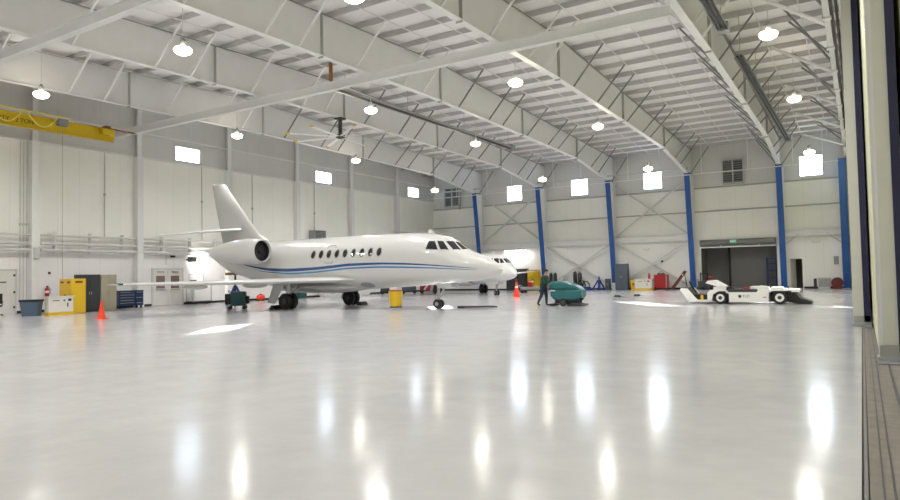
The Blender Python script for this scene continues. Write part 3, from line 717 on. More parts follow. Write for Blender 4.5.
    for sy in (-0.13,0.13):
        m = MB(); wheel(m,-3.3+NX,sy,0.225,0.13); t = obj('tire', m, 'black', g); m = MB(); m.lathe([(0.02,-0.068),(0.10,-0.068),(0.10,0.068),(0.02,0.068)],(-3.3+NX,sy,0.225),'y',16); obj('wheel_hub', m, 'metal', g)
    for sy in (-1,1):
        m = MB(); m.bar((-2.6,0.30*sy,1.12),(-3.4,0.30*sy,1.08),0.03,0.24,(0,0.6*sy,1)); obj('gear_door', m, paint, J)
    for sy in (-1,1):
        m = MB(); y = 2.45*sy
        m.tube([(-11.12,y,1.3),(-11.12,y,0.42)],[0.12,0.08],10); m.tube([(-11.12,y-0.22,0.4),(-11.12,y+0.22,0.4)],0.06,8); m.bar((-11.07,y,0.7),(-10.42,y,1.25),0.09,0.09)
        g = obj('main_gear', m, 'metal', J)
        for dy in (-0.2,0.2):
            m = MB(); wheel(m,-11.12,y+dy,0.42,0.25); obj('tire', m, 'black', g)
            m = MB(); m.lathe([(0.02,-0.128),(0.15,-0.128),(0.15,0.128),(0.02,0.128)],(-11.12,y+dy,0.42),'y',16); obj('wheel_hub', m, 'dark', g)
        m = MB(); m.prism([(-11.05,1.3),(-11.8,1.3),(-12.25,0.36),(-11.7,0.30)],'y',y+0.36*sy-0.015,y+0.36*sy+0.015); obj('gear_door', m, 'fin', J)
    return J
jet = make_jet('business_jet', 'large white twin-engine business jet with blue swoosh stripes along its side', (-13.88,26.75,0), 0, 1.0, 'jet', True, False)
jet2 = make_jet('business_jet', 'smaller plain white jet mostly hidden behind the blue-striped jet, nose and wing showing', (-21.1,42.65,0), math.radians(-34.8), 0.87, 'jet2', False, True)

# wheel chocks
def chock(loc, rz, label, big=1.0):
    t = thing('wheel_chock', label, 'chock', loc, rz, 'black wheel chocks')
    m = MB(); m.prism([(-0.22*big,0),(0.22*big,0),(0.07*big,0.20*big),(-0.07*big,0.20*big)],'y',-0.3*big,0.3*big); obj('block', m, 'black', t, bevel=0.015)
    m = MB(); m.tube([(0,-0.3*big,0.1*big),(0.05,-0.45*big,0.12*big),(0.02,-0.55*big,0.02),(0.1,-0.8*big,0.012)],0.012,6); obj('cord', m, 'dark', t)
    return t
chock((-25.85,24.3,0),0,'black wheel chock against the near main wheels of the striped jet',1.1)
chock((-24.25,29.25,0),0,'added black chock standing for the shadow beside the far main wheels of the striped jet',1.0)  # added block stands for the shadow beside the far wheels
chock((-13.25,41.2,0),1.2,'black wheel chock alone on the floor in front of the tall slate blue cabinet',0.62)
chock((-12.5,42.9,0),1.2,'black wheel chock on the floor in front of the white and yellow cart',0.62)

t = thing('tow_bar','dark tow bar lying flat on the floor just right of the jet nose wheels','tow bar',(-16.4,27.35,0),0.45)
m = MB(); m.tube([(0,0,0.06),(1.5,0,0.06)],0.045,8); obj('tube', m, 'dark', t)
m = MB(); m.bx(-0.25,0.05,-0.12,0.12,0.01,0.10); obj('head', m, 'black', t)
m = MB(); m.lathe([(0.05,0.02),(0.10,0.02),(0.10,0.08),(0.05,0.08)],(1.56,0,0)); obj('tow_eye', m, 'dark', t)
# ------------------------------------------------------------------ cones
def make_cone(loc, label, h):
    t = thing('traffic_cone', label, 'cone', loc, 0.3, 'orange traffic cones'); k = h/0.8
    m = MB(); m.bx(-0.22*k,0.22*k,-0.22*k,0.22*k,0,0.04*k); obj('base', m, 'orange', t, bevel=0.02)
    m = MB(); m.lathe([(0.16*k,0.04*k),(0.145*k,0.12*k),(0.04*k,0.78*k),(0.025*k,0.8*k)],n=24); c = obj('body', m, 'orange', t)
    m = MB(); m.lathe([(0.088*k,0.48*k),(0.090*k,0.48*k),(0.073*k,0.58*k),(0.07*k,0.58*k)],n=24); obj('collar', m, 'white' if loc[1] > 30 else 'orange', c)
make_cone((-28.1,16.3,0),'orange traffic cone in front of the dark and tan cabinets',0.78)
make_cone((-20.3,41.1,0),'orange traffic cone with white collar beside the nose of the plain white jet',1.05)

# ------------------------------------------------------------------ cabinets and gear at the left wall
def cabinet(name, label, loc, rz, w, d, h, mat, handle='metal', group=None):
    """front on local -y"""
    t = thing(name, label, 'cabinet', loc, rz, group)
    m = MB(); m.bx(-w/2,w/2,0.02,d,0.06,h); m.bx(-w/2+0.03,w/2-0.03,0.05,d-0.03,0,0.06); obj('body', m, mat, t, bevel=0.01)
    for a, b in ((-w/2+0.015,-0.004),(0.004,w/2-0.015)):
        m = MB(); m.bx(a,b,0,0.02,0.09,h-0.03); dd = obj('door', m, mat, t, bevel=0.006)
        hx = b-0.05 if b < 0.1 else a+0.05
        m = MB(); m.bx(hx-0.015,hx+0.015,-0.03,0,h*0.5-0.08,h*0.5+0.08); obj('handle', m, handle, dd)
    return t
c = cabinet('storage_cabinet','yellow flammables safety cabinet behind the white cart',(-35.03,18.4,0),0,1.15,0.75,1.80,'yellow','dark')
for (u,v) in ((-0.3,1.62),(0.32,1.62)):
    m = MB(); m.bx(u-0.14,u+0.14,-0.006,0,v-0.05,v+0.05); obj('warning_label', m, 'dkred', c)
m = MB(); m.bx(0.575,0.581,0.2,0.58,1.58,1.68); obj('warning_label', m, 'dkred', c)
cabinet('storage_cabinet','tall dark charcoal two-door cabinet between the yellow and tan cabinets',(-35.5,19.98,0),PI/2,1.12,0.6,2.02,'char')
cabinet('storage_cabinet','tall tan two-door cabinet beside the dark charcoal cabinet',(-35.5,21.02,0),PI/2,0.9,0.6,2.0,'tan')
t = thing('tool_chest','navy blue rolling tool chest with drawers under the jet wing tip','tool chest',(-37.35,23.5,0),PI/2)
m = MB(); m.bx(-0.78,0.78,0,0.6,0.14,1.02); m.bx(-0.8,0.8,-0.02,0.62,1.02,1.06); obj('body', m, 'navy', t)
for i in range(5):
    z = 0.2+i*0.16
    m = MB(); m.bx(-0.74,0.22,-0.02,0,z,z+0.14); dr = obj('drawer', m, 'navy', t); m = MB(); m.bx(-0.7,0.18,-0.045,-0.02,z+0.10,z+0.125); obj('handle', m, 'metal', dr)
for z in (0.2,0.52,0.84):
    m = MB(); m.bx(0.26,0.74,-0.02,0,z,z+0.28 if z<0.8 else z+0.14); dr = obj('drawer', m, 'navy', t)
    m = MB(); m.bx(0.3,0.7,-0.045,-0.02,z+0.09,z+0.12); obj('handle', m, 'metal', dr)
for sx in (-0.68,0.68):
    for sy in (0.08,0.52):
        m = MB(); m.lathe([(0.02,-0.03),(0.07,-0.03),(0.07,0.03),(0.02,0.03)],(sx,sy,0.07),'y',12); m.bx(sx-0.03,sx+0.03,sy-0.035,sy+0.035,0.07,0.14); obj('caster', m, 'black', t)
t = thing('waste_bin','blue-grey plastic waste bin with dark rim beside the white cart','bin',(-34.72,16.62,0),0.8)
m = MB(); m.loft([[(-0.33,-0.28,0),(0.33,-0.28,0),(0.33,0.28,0),(-0.33,0.28,0)],[(-0.41,-0.34,0.72),(0.41,-0.34,0.72),(0.41,0.34,0.72),(-0.41,0.34,0.72)]]); obj('body', m, 'bluegrey', t)
m = MB(); m.bx(-0.44,0.44,-0.37,0.37,0.70,0.80); obj('rim', m, 'black', t)
def spill_cart(loc, rz, label, w, d=0.7):
    t = thing('supply_cart', label, 'cart', loc, rz, 'white and yellow supply carts')
    m = MB(); m.bx(-w/2,w/2,0,d,0.14,0.90); obj('body', m, 'offwhite', t, bevel=0.01)
    m = MB(); m.bx(-w/2-0.03,w/2+0.03,-0.03,d+0.03,0.0,0.14); obj('base', m, 'yellow', t, label='yellow base')
    m = MB(); m.bx(-w/2-0.04,w/2+0.04,-0.04,d+0.04,0.90,0.94); obj('lid', m, 'offwhite', t)
    for u, z, a, b in ((-0.25,0.72,0.16,0.02),(0.15,0.72,0.04,0.04),(0.42,0.74,0.08,0.06),(0.32,0.5,0.03,0.10)):
        m = MB(); m.bx(u-a,u+a,-0.008,0,z-b,z+b); obj('decal', m, 'dark', t)
    return t
spill_cart((-33.95,17.64,0), PI/2-0.0, 'white supply cart with yellow base beside the blue-grey bin', 1.2, 0.4)
t = thing('fire_extinguisher','red fire extinguisher with white label on the left wall above the white cart','extinguisher',(XL-0.035,18.98+0.25,0.85))
m = MB(); m.lathe([(0.02,0),(0.11,0.01),(0.11,0.42),(0.04,0.5),(0.03,0.55)],(0.14,0,0)); obj('cylinder', m, 'red', t)
m = MB(); m.bx(0.10,0.24,-0.03,0.03,0.55,0.60); m.tube([(0.14,0.03,0.55),(0.16,0.15,0.45),(0.16,0.14,0.15)],0.015,6); obj('valve_hose', m, 'black', t)
m = MB(); m.lathe([(0.112,0.2),(0.113,0.2),(0.113,0.33),(0.112,0.33)],(0.14,0,0)); obj('label_band', m, 'white', t)
m = MB(); m.bx(0,0.05,-0.06,0.06,0,0.13); tag(obj('fire_alarm', m, 'dkred', bevel=0.01),'small dark red fire alarm pull on the left wall above the bin','alarm',None,(XL-0.01,19.4,2.1))
m = MB(); m.bx(0,0.14,-0.14,0.14,0,0.6); m.bx(0.14,0.16,-0.10,-0.02,0.1,0.5); tag(obj('switch_box', m, 'frame', bevel=0.01),'grey switch box on the wall column above the bin','box',None,(XL+0.42,18.48,2.95))
# office chair at the left edge
t = thing('office_chair','black swivel office chair cut by the left edge beside the white door','chair',(-36.7,15.9,0),1.0)
m = MB(); m.bx(-0.25,0.25,-0.25,0.25,0.45,0.54); obj('seat', m, 'black', t, bevel=0.03)
m = MB(); m.bx(-0.24,0.24,0.22,0.29,0.6,1.12); obj('backrest', m, 'black', t, bevel=0.03)
m = MB(); m.tube([(0,0,0.08),(0,0,0.45)],0.035,8); m.bar((0,0.2,0.48),(0,0.27,0.7),0.05,0.03); obj('column', m, 'dark', t)
for k in range(5):
    a = 2*PI*k/5; m = MB(); m.bar((0,0,0.1),(0.28*math.cos(a),0.28*math.sin(a),0.07),0.05,0.04); m.lathe([(0.01,-0.02),(0.035,-0.02),(0.035,0.02),(0.01,0.02)],(0.28*math.cos(a),0.28*math.sin(a),0.035),'y',10); obj('leg', m, 'dark', t)
for s in (-1,1):
    m = MB(); m.bar((0.27*s,-0.1,0.72),(0.27*s,0.2,0.72),0.05,0.03); m.bar((0.27*s,0,0.5),(0.27*s,0.05,0.72),0.03,0.03,(0,1,0)); obj('armrest', m, 'black', t)
# double door neighbours
t = thing('wire_cart','tall white wheeled frame cart with panel beside the double doors','cart',(-37.85,28.65,0),PI/2)
m = MB()
for sx in (-0.75,0.75):
    for sy in (-0.3,0.3): m.tube([(sx,sy,0.14),(sx,sy,1.35)],0.025,6)
m.tube([(-0.55,0.3,1.3),(-0.55,0.3,2.0),(0.6,0.3,2.0),(0.6,0.3,1.3)],0.02,6)
for z in (0.2,1.3):
    m.tube([(-0.75,-0.3,z),(0.75,-0.3,z),(0.75,0.3,z),(-0.75,0.3,z),(-0.75,-0.3,z)],0.02,6)
obj('frame', m, 'metal', t)
m = MB(); m.bx(-0.5,0.45,-0.2,0.2,0.22,1.45); obj('panel', m, 'white', t)
m = MB(); m.bx(-0.8,0.8,-0.32,0.32,0.14,0.2); obj('deck', m, 'dark', t)
for sx in (-0.65,-0.45,0.45,0.65):
    m = MB(); m.lathe([(0.02,-0.03),(0.07,-0.03),(0.07,0.03),(0.02,0.03)],(sx,-0.25,0.07),'y',12); m.lathe([(0.02,-0.03),(0.07,-0.03),(0.07,0.03),(0.02,0.03)],(sx,0.25,0.07),'y',12); obj('wheel', m, 'black', t)
m = MB(); m.bx(-0.62,-0.36,-0.24,0.1,1.4,1.62); obj('control_box', m, 'dark', t)
t = thing('camera_bracket','small dark security camera on a bracket above the double doors','camera',(XL,27.0,2.95))
m = MB(); m.tube([(0,-0.3,-0.3),(0.05,-0.3,0.45),(0.2,0,0.3)],0.02,6); obj('bracket', m, 'frame', t)
m = MB(); m.bx(0.12,0.36,-0.06,0.14,0.18,0.30); obj('camera_body', m, 'black', t)
t = thing('wall_flood_lamp','dark box flood lamp lighting the left wall behind the jet tail','lamp',(XL,28.25,2.98))
m = MB(); m.bx(0.42,0.86,-0.22,0.18,-0.16,0.18); m.bx(0,0.45,-0.05,0.05,-0.05,0.05); m.bar((0.6,0,0.18),(0.6,-0.1,0.36),0.04,0.04); obj('housing', m, 'dark', t)
m = MB(); m.bx(0.44,0.84,0.181,0.2,-0.14,0.16); obj('lamp_lens', m, 'wlens', t, label='glowing lens')
t = thing('unit_heater','grey box unit heater mounted high on the left wall above the jet cabin','heater',(XL+0.02,40.4,4.75))
m = MB(); m.bx(0.1,0.8,-0.65,0.65,0,0.75); obj('cabinet_box', m, 'grey', t, bevel=0.03)
m = MB(); 
for k in range(6): m.bx(0.8,0.83,-0.6,0.6,0.08+k*0.11,0.13+k*0.11)
obj('louvre', m, 'dark', t)
m = MB(); m.bx(0,0.1,-0.5,-0.4,0,0.8); m.bx(0,0.1,0.4,0.5,0,0.8); obj('bracket', m, 'steel', t)
t = thing('wall_panel','small grey electrical panel on the left wall under the jet tail','panel',(XL,31.7,1.62))
m = MB(); m.bx(0,0.14,-0.28,0.28,0,0.58); obj('box', m, 'bluegrey', t, bevel=0.01)
m = MB(); m.bx(0.14,0.155,-0.25,0.25,0.03,0.55); obj('door', m, 'grey', t)
# tail stand and teal cart
t = thing('tail_stand','blue tripod tail stand with brown padded top under the jet tail','stand',(-31.95,26.75,0))
m = MB(); m.bx(-0.55,0.35,-0.3,0.3,1.86,2.02); obj('pad', m, 'brown', t)
m = MB(); m.tube([(0,0,0.8),(0,0,1.86)],0.06,10); obj('post', m, 'dark', t)
for k in range(3):
    a = 2*PI*k/3+0.4; m = MB(); m.bar((0.05*math.cos(a),0.05*math.sin(a),1.2),(0.6*math.cos(a),0.6*math.sin(a),0.03),0.12,0.10); obj('leg', m, 'royal', t)
t = thing('service_cart','dark teal boxy service cart on wheels below the jet engine','cart',(-28.3,23.85,0),0.75)
m = MB(); m.bx(-0.30,0.42,-0.4,0.4,0.2,0.92); obj('body', m, 'dkteal', t, bevel=0.03)
m = MB(); m.bx(-0.62,-0.30,-0.3,0.3,0.28,0.84); m.bx(0.42,0.58,-0.25,0.25,0.3,0.7); obj('side_tank', m, 'black', t, bevel=0.03)
m = MB(); m.bx(-0.25,0.37,-0.35,0.35,0.92,0.95); m.tube([(-0.3,-0.3,0.7),(-0.45,-0.3,1.0),(-0.45,0.3,1.0),(-0.3,0.3,0.7)],0.02,6); obj('handle', m, 'dark', t)
for sx in (-0.4,0.35):
    for sy in (-0.3,0.3):
        m = MB(); m.lathe([(0.03,-0.04),(0.1,-0.04),(0.1,0.04),(0.03,0.04)],(sx,sy,0.10),'y',14); m.bx(sx-0.03,sx+0.03,sy-0.05,sy+0.05,0.1,0.25); obj('wheel', m, 'black', t)
# along the left wall behind the belly
t = thing('air_tank','orange-red horizontal air tank near the wall behind the main wheels','tank',(-37.5,33.7,0),PI/2)
m = MB(); m.lathe([(0.02,-0.32),(0.12,-0.30),(0.18,-0.24),(0.18,0.24),(0.12,0.30),(0.02,0.32)],(0,0,0.26),'x',18); obj('tank_body', m, 'orange', t)
m = MB(); m.bx(-0.22,-0.16,-0.15,0.15,0,0.12); m.bx(0.16,0.22,-0.15,0.15,0,0.12); obj('foot', m, 'dark', t)
m = MB(); m.bx(-0.1,0.1,-0.06,0.06,0.43,0.5); obj('valve', m, 'dkred', t)
cabinet('storage_cabinet','dark green-grey cabinet standing behind the near main wheels',(-37.5,38.0,0),PI/2,0.9,0.55,1.15,'dkteal')
t = thing('work_bench','long low white workbench along the left wall, seen under the jet belly','bench',(-37.4,43.4,0),PI/2)
m = MB(); m.bx(-2.9,2.9,0,0.7,0.12,0.80); m.bx(-2.85,2.85,0.06,0.66,0,0.12); obj('body', m, 'white', t)
m = MB(); m.bx(-2.95,2.95,-0.04,0.74,0.80,0.86); obj('worktop', m, 'white', t)
for u in (-2.0,-1.2,0.9): 
    m = MB(); m.bx(u-0.3,u+0.3,-0.012,0,0.28,0.62); obj('dark_opening', m, 'char', t)
def flat_cart(name, label, loc, rz, w, d, h, mat, extra=None):
    t = thing(name, label, 'cart', loc, rz)
    m = MB(); m.bx(-w/2,w/2,-d/2,d/2,0.28,h); obj('body', m, mat, t, bevel=0.02)
    m = MB(); m.bx(-w/2-0.05,w/2+0.05,-d/2-0.03,d/2+0.03,0.20,0.28); obj('chassis', m, 'dark', t)
    for sx in (-w/2+0.15,w/2-0.15):
        for sy in (-d/2+0.05,d/2-0.05):
            m = MB(); m.lathe([(0.04,-0.05),(0.15,-0.05),(0.15,0.05),(0.04,0.05)],(sx,sy,0.15),'y',14); obj('wheel', m, 'black', t)
    m = MB(); m.tube([(-w/2,-d/2+0.1,h-0.1),(-w/2-0.2,-d/2+0.1,h+0.15),(-w/2-0.2,d/2-0.1,h+0.15),(-w/2,d/2-0.1,h-0.1)],0.025,6); obj('handle', m, 'metal', t)
    return t
flat_cart('equipment_cart','black equipment cart on wheels behind the yellow drum',(-36.6,48.0,0),0.6,1.5,0.7,0.75,'dark')
flat_cart('equipment_cart','blue-grey equipment cart seen under the jet between the yellow drum and red tool cart',(-35.3,49.3,0),0.6,1.3,0.7,0.95,'slate')
t = flat_cart('equipment_cart','red tool cart with white slanted bar seen under the jet nose',(-33.9,50.4,0),0.5,1.5,0.7,0.95,'red')
m = MB(); m.bar((-0.35,-0.37,0.3),(0.1,-0.37,0.93),0.14,0.02,(0,1,0)); obj('slanted_bar', m, 'white', t)
# yellow drum
t = thing('waste_drum','yellow wheeled waste drum with red top beneath the jet fuselage','drum',(-19.05,25.5,0))
m = MB(); m.loft([[(0.30*math.cos(2*PI*k/20),0.26*math.sin(2*PI*k/20),0.16) for k in range(20)],[(0.30*math.cos(2*PI*k/20),0.26*math.sin(2*PI*k/20),0.2) for k in range(20)],[(0.35*math.cos(2*PI*k/20),0.32*math.sin(2*PI*k/20),0.84) for k in range(20)],[(0.36*math.cos(2*PI*k/20),0.33*math.sin(2*PI*k/20),0.88) for k in range(20)]]); obj('body', m, 'yellow', t)
m = MB(); m.lathe([(0.28,0.10),(0.30,0.10),(0.30,0.16),(0.28,0.16)],n=20); m.bx(-0.22,0.22,-0.22,0.22,0.10,0.16); obj('dolly', m, 'dark', t)
for a in range(5):
    q = 2*PI*a/5+0.3; m = MB(); m.lathe([(0.01,-0.025),(0.05,-0.025),(0.05,0.025),(0.01,0.025)],(0.22*math.cos(q),0.22*math.sin(q),0.05),'y',10); m.bx(0.22*math.cos(q)-0.02,0.22*math.cos(q)+0.02,0.22*math.sin(q)-0.03,0.22*math.sin(q)+0.03,0.05,0.11); obj('caster', m, 'chrome', t)
m = MB(); m.lathe([(0.30,0.88),(0.26,0.93),(0.02,0.95)],n=20); obj('lid', m, 'red', t)
m = MB(); m.bx(-0.25,0.2,-0.15,0.15,0.935,1.06); obj('tool_caddy', m, 'offwhite', t)

# ------------------------------------------------------------------ along the back wall
m = MB()
t = thing('grey_cabinet','wide dark grey double-door cabinet behind the plain jet nose','cabinet',(-28.45,57.5,0))
m = MB(); m.bx(-1.05,1.05,0.02,0.7,0.0,2.08); obj('body', m, 'char', t)
for a,b in ((-1.04,-0.01),(0.01,1.04)):
    m = MB(); m.bx(a,b,0,0.02,0.08,2.04); d = obj('door', m, 'char', t); hx = b-0.08 if b<0.1 else a+0.08
    m = MB(); m.bx(hx-0.02,hx+0.02,-0.03,0,0.95,1.15); obj('handle', m, 'metal', d)
t = thing('wall_flood_lamp','flood lamp on the back wall lighting the bright patch above the dark grey cabinet','lamp',(-28.75,YB-0.02,3.85))
m = MB(); m.bx(-1.2,1.2,-0.62,-0.38,0,0.14); m.bx(-0.04,0.04,-0.38,0,0.05,0.13); m.bx(-0.03,0.03,-0.06,0.0,0.13,0.6); obj('housing', m, 'frame', t)
m = MB(); m.bx(-1.18,1.18,-0.60,-0.40,-0.02,-0.001); obj('lamp_lens', m, 'wlens2', t, label='glowing lens')
cabinet('storage_cabinet','yellow safety cabinet on the back wall just left of the walking person',(-26.75,57.7,0),0,1.15,0.6,1.95,'yellow','dark')
t = flat_cart('equipment_cart','low grey flat cart with red can behind the walking person',(-23.0,49.6,0),0.1,1.9,0.8,0.5,'grey')
t = thing('gas_can','small red gas can standing on the low grey flat cart','can',(-23.2,49.6,0.5))
m = MB(); m.bx(-0.2,0.2,-0.12,0.12,0,0.38); obj('body', m, 'red', t, bevel=0.04)
m = MB(); m.tube([(-0.12,0,0.38),(-0.12,0,0.46),(0.1,0,0.46),(0.1,0,0.38)],0.02,6); m.tube([(0.15,0,0.36),(0.24,0,0.52)],0.025,6); obj('handle', m, 'white', t)
def cylinder(loc, label, h, r, mat):
    t = thing('gas_cylinder', label, 'gas cylinder', loc, 0, 'gas cylinders at the back wall')
    m = MB(); m.lathe([(r*0.8,0),(r,0.03),(r,h*0.82),(r*0.75,h*0.9),(r*0.3,h*0.94)],n=18); obj('tank', m, mat, t)
    m = MB(); m.lathe([(0.035,h*0.94),(0.05,h*0.95),(0.05,h*0.99),(0.02,h)],n=12); obj('valve_cap', m, 'metal', t)
cylinder((-24.95,57.9,0),'black gas cylinder behind the scrubber, left one of its pair',1.72,0.17,'black')
cylinder((-24.53,57.9,0),'black gas cylinder behind the scrubber, right one of its pair',1.72,0.17,'black')
cylinder((-22.55,57.9,0),'black gas cylinder beside the hose reel, left one of its pair',1.8,0.19,'black')
cylinder((-22.1,57.9,0),'black gas cylinder beside the hose reel, right one of its pair',1.75,0.19,'dark')
t = thing('hand_truck','thin grey hand truck leaning near the gas cylinders behind the scrubber','hand truck',(-23.6,57.9,0))
m = MB(); m.tube([(-0.2,0,0.15),(-0.2,0.25,1.3),(0.2,0.25,1.3),(0.2,0,0.15)],0.025,6); m.tube([(-0.2,0.1,0.6),(0.2,0.1,0.6)],0.02,6); m.tube([(-0.2,0.18,0.95),(0.2,0.18,0.95)],0.02,6); obj('frame', m, 'metal', t)
m = MB(); m.bx(-0.22,0.22,-0.25,0.02,0.02,0.05); obj('toe_plate', m, 'metal', t)
for s in (-1,1):
    m = MB(); m.lathe([(0.03,-0.03),(0.12,-0.03),(0.12,0.03),(0.03,0.03)],(0.27*s,0.06,0.12),'x',14); obj('wheel', m, 'black', t)
t = thing('hose_reel','black coiled hose arcs on a blue wheeled base beside the blue jack','hose reel',(-21.45,57.15,0))
m = MB(); m.bx(-0.62,0.58,-0.3,0.3,0.0,0.30); obj('base', m, 'royal', t, bevel=0.02)
for c_, r_ in ((-0.25,0.42),(0.2,0.36)):
    m = MB(); m.tube([(c_+r_*math.cos(PI*k/12), -0.1+0.02*k, 0.34+r_*1.3*math.sin(PI*k/12)) for k in range(13)],0.05,8); obj('hose', m, 'black', t)
m = MB(); m.bx(-0.6,-0.2,-0.2,0.3,0.30,0.62); obj('motor_box', m, 'black', t)
t = thing('tripod_jack','royal blue aircraft tripod jack on the back wall left of the grey cabinet','jack',(-20.1,57.4,0))
m = MB(); m.lathe([(0.12,0.15),(0.12,0.9),(0.07,0.92),(0.07,1.2),(0.04,1.22)],n=14); obj('ram', m, 'royal', t)
for k in range(3):
    a = 2*PI*k/3-PI/2+0.5; m = MB(); m.bar((0.1*math.cos(a),0.1*math.sin(a),0.85),(0.62*math.cos(a),0.62*math.sin(a),0.06),0.10,0.12); m.bar((0.1*math.cos(a),0.1*math.sin(a),0.2),(0.62*math.cos(a),0.62*math.sin(a),0.06),0.06,0.06); m.bx(0.62*math.cos(a)-0.1,0.62*math.cos(a)+0.1,0.62*math.sin(a)-0.1,0.62*math.sin(a)+0.1,0,0.06); obj('leg', m, 'royal', t)
cabinet('storage_cabinet','short grey-green cabinet between the blue jack and the white-footed column',(-19.45,57.65,0),0,0.4,0.5,1.0,'slate')
c = cabinet('storage_cabinet','tall slate blue cabinet right of the white-footed column',(-17.98,57.1,0),0,1.1,0.6,2.3,'slate')
m = MB(); m.bx(-0.1,0.55,-0.03,0.4,2.3,2.42); tag(obj('paper_box', m, 'white'),'white flat box lying on top of the tall slate blue cabinet','box',None,(-17.98,57.22,0.0))
t = thing('cleaning_machine','small blue and white machine beside the tall slate blue cabinet','machine',(-17.2,57.75,0))
m = MB(); m.bx(-0.2,0.2,0,0.4,0.06,0.75); obj('body', m, 'bluegrey', t, bevel=0.03)
m = MB(); m.bx(-0.18,0.18,0.02,0.38,0.75,0.95); obj('head', m, 'white', t, bevel=0.03)
m = MB(); m.bx(-0.2,0.2,0,0.4,0,0.06); obj('base', m, 'black', t)
t = thing('yellow_bin','narrow yellow bin with dark marking left of the white and yellow cart','bin',(-16.98,57.4,0))
m = MB(); m.loft([[(-0.17,-0.2,0),(0.17,-0.2,0),(0.17,0.2,0),(-0.17,0.2,0)],[(-0.22,-0.24,0.88),(0.22,-0.24,0.88),(0.22,0.24,0.88),(-0.22,0.24,0.88)]]); obj('body', m, 'yellow', t)
m = MB(); m.bx(-0.23,0.23,-0.25,0.25,0.88,0.94); obj('lid', m, 'dark', t)
m = MB(); m.bx(-0.05,0.08,-0.245,-0.2,0.4,0.6); obj('marking', m, 'dark', t)
spill_cart((-15.95,56.7,0), 0, 'white supply cart with yellow base against the back wall, left of the red tool cabinet', 1.45)
t = thing('fire_extinguisher','small dark red fire extinguisher standing on the white cart at the back wall','extinguisher',(-15.5,57.0,0.94))
m = MB(); m.lathe([(0.02,0),(0.1,0.01),(0.1,0.36),(0.03,0.44)]); obj('cylinder', m, 'red', t)
m = MB(); m.bx(-0.08,0.06,-0.03,0.03,0.44,0.5); obj('valve', m, 'black', t)
t = thing('tool_cabinet','bright red rolling tool cabinet against the back wall','tool cabinet',(-14.6,57.2,0))
m = MB(); m.bx(-0.55,0.55,0,0.6,0.14,1.25); m.bx(-0.57,0.57,-0.02,0.62,1.25,1.29); obj('body', m, 'red', t, bevel=0.01)
for i in range(6):
    z = 0.2+i*0.17; m = MB(); m.bx(-0.5,0.42,-0.02,0,z,z+0.15); d = obj('drawer', m, 'red', t); m = MB(); m.bx(-0.45,0.38,-0.035,-0.02,z+0.115,z+0.135); obj('handle', m, 'dkred', d)
m = MB(); m.bx(0.43,0.5,-0.03,0,0.2,1.2); obj('edge_trim', m, 'metal', t)
for sx in (-0.45,0.45):
    for sy in (0.08,0.52):
        m = MB(); m.lathe([(0.02,-0.03),(0.07,-0.03),(0.07,0.03),(0.02,0.03)],(sx,sy,0.07),'y',12); m.bx(sx-0.03,sx+0.03,sy-0.035,sy+0.035,0.07,0.14); obj('caster', m, 'black', t)
m = MB(); m.bx(-0.3,0.3,0.1,0.4,0,0.12); m.tube([(-0.2,0.2,0.1),(-0.1,0.2,0.24),(0.15,0.2,0.24),(0.25,0.2,0.1)],0.02,6)
tag(obj('tool_tray', m, 'dark'),'dark tool tray lying on the red tool cabinet','tray',None,(-14.6,57.2,1.29))
m = MB(); m.tube([(0,0,0),(0,0,0.35)],0.05,10)
t = thing('loading_ramp','dark red loading ramp leaning up toward the right beside the blue column','ramp',(-13.1,57.5,0))
m = MB(); m.bar((-0.6,0,0.06),(0.5,0,1.5),0.4,0.12); obj('deck', m, 'dkred', t)
for s in (-0.19,0.19):
    m = MB(); m.bar((-0.62,s,0.1),(0.5,s,1.56),0.03,0.16); obj('rail', m, 'dkred', t)
m = MB(); m.bar((0.42,0,1.34),(0.62,0,0.02),0.06,0.05,(0,1,0)); obj('prop_leg', m, 'dark', t)
m = MB(); m.bx(0.26,0.36,-0.22,-0.2,1.18,1.30); obj('reflector', m, 'white', t)
t = flat_cart('equipment_cart','dark cart with red hoses in front of the roll-up opening',(-10.9,57.2,0),0.0,1.2,0.7,0.7,'dark')
m = MB(); m.bar((-0.45,0,0.7),(-0.45,0,1.4),0.08,0.08,(0,1,0)); m.bar((0.1,0,0.7),(0.1,0,1.35),0.08,0.08,(0,1,0)); m.bar((-0.45,0,1.3),(0.1,0,1.3),0.06,0.06); obj('upright_frame', m, 'black', t)
m = MB(); m.tube([(0.45+0.2*math.cos(2*PI*k/12),-0.2,0.85+0.2*math.sin(2*PI*k/12)) for k in range(12)],0.06,8); obj('hose_coil', m, 'red', t)
t = thing('storage_rack','dark blue steel rack inside the right end of the roll-up opening','rack',(-6.2,59.4,0))
m = MB()
for sx in (-0.35,0.35):
    for sy in (-0.35,0.35): m.bx(sx-0.04,sx+0.04,sy-0.04,sy+0.04,0,2.5)
obj('frame', m, 'navy', t)
for z in (0.4,0.95,1.5,2.05,2.45):
    m = MB(); m.bx(-0.38,0.38,-0.38,0.38,z-0.05,z); obj('shelf', m, 'royal', t)
t = thing('air_unit','grey slatted air unit on the floor against the back wall right of the doorway','air unit',(-2.5,57.9,0))
m = MB(); m.bx(-0.42,0.42,0,0.6,0.08,0.85); m.bx(-0.4,0.4,0.03,0.57,0,0.08); obj('body', m, 'frame', t, bevel=0.02)
for k in range(9):
    m = MB(); m.bx(-0.36+k*0.085,-0.30+k*0.085,-0.015,0,0.14,0.8); obj('slat', m, 'grey', t)
t = thing('floor_box','narrow black box standing left of the grey air unit','box',(-3.1,57.95,0.0))
m = MB(); m.bx(-0.1,0.1,0,0.3,0,0.78); obj('box', m, 'black', t, bevel=0.02)
m = MB(); m.bx(-0.08,0.08,-0.01,0,0.1,0.7); obj('front_grille', m, 'dark', t)
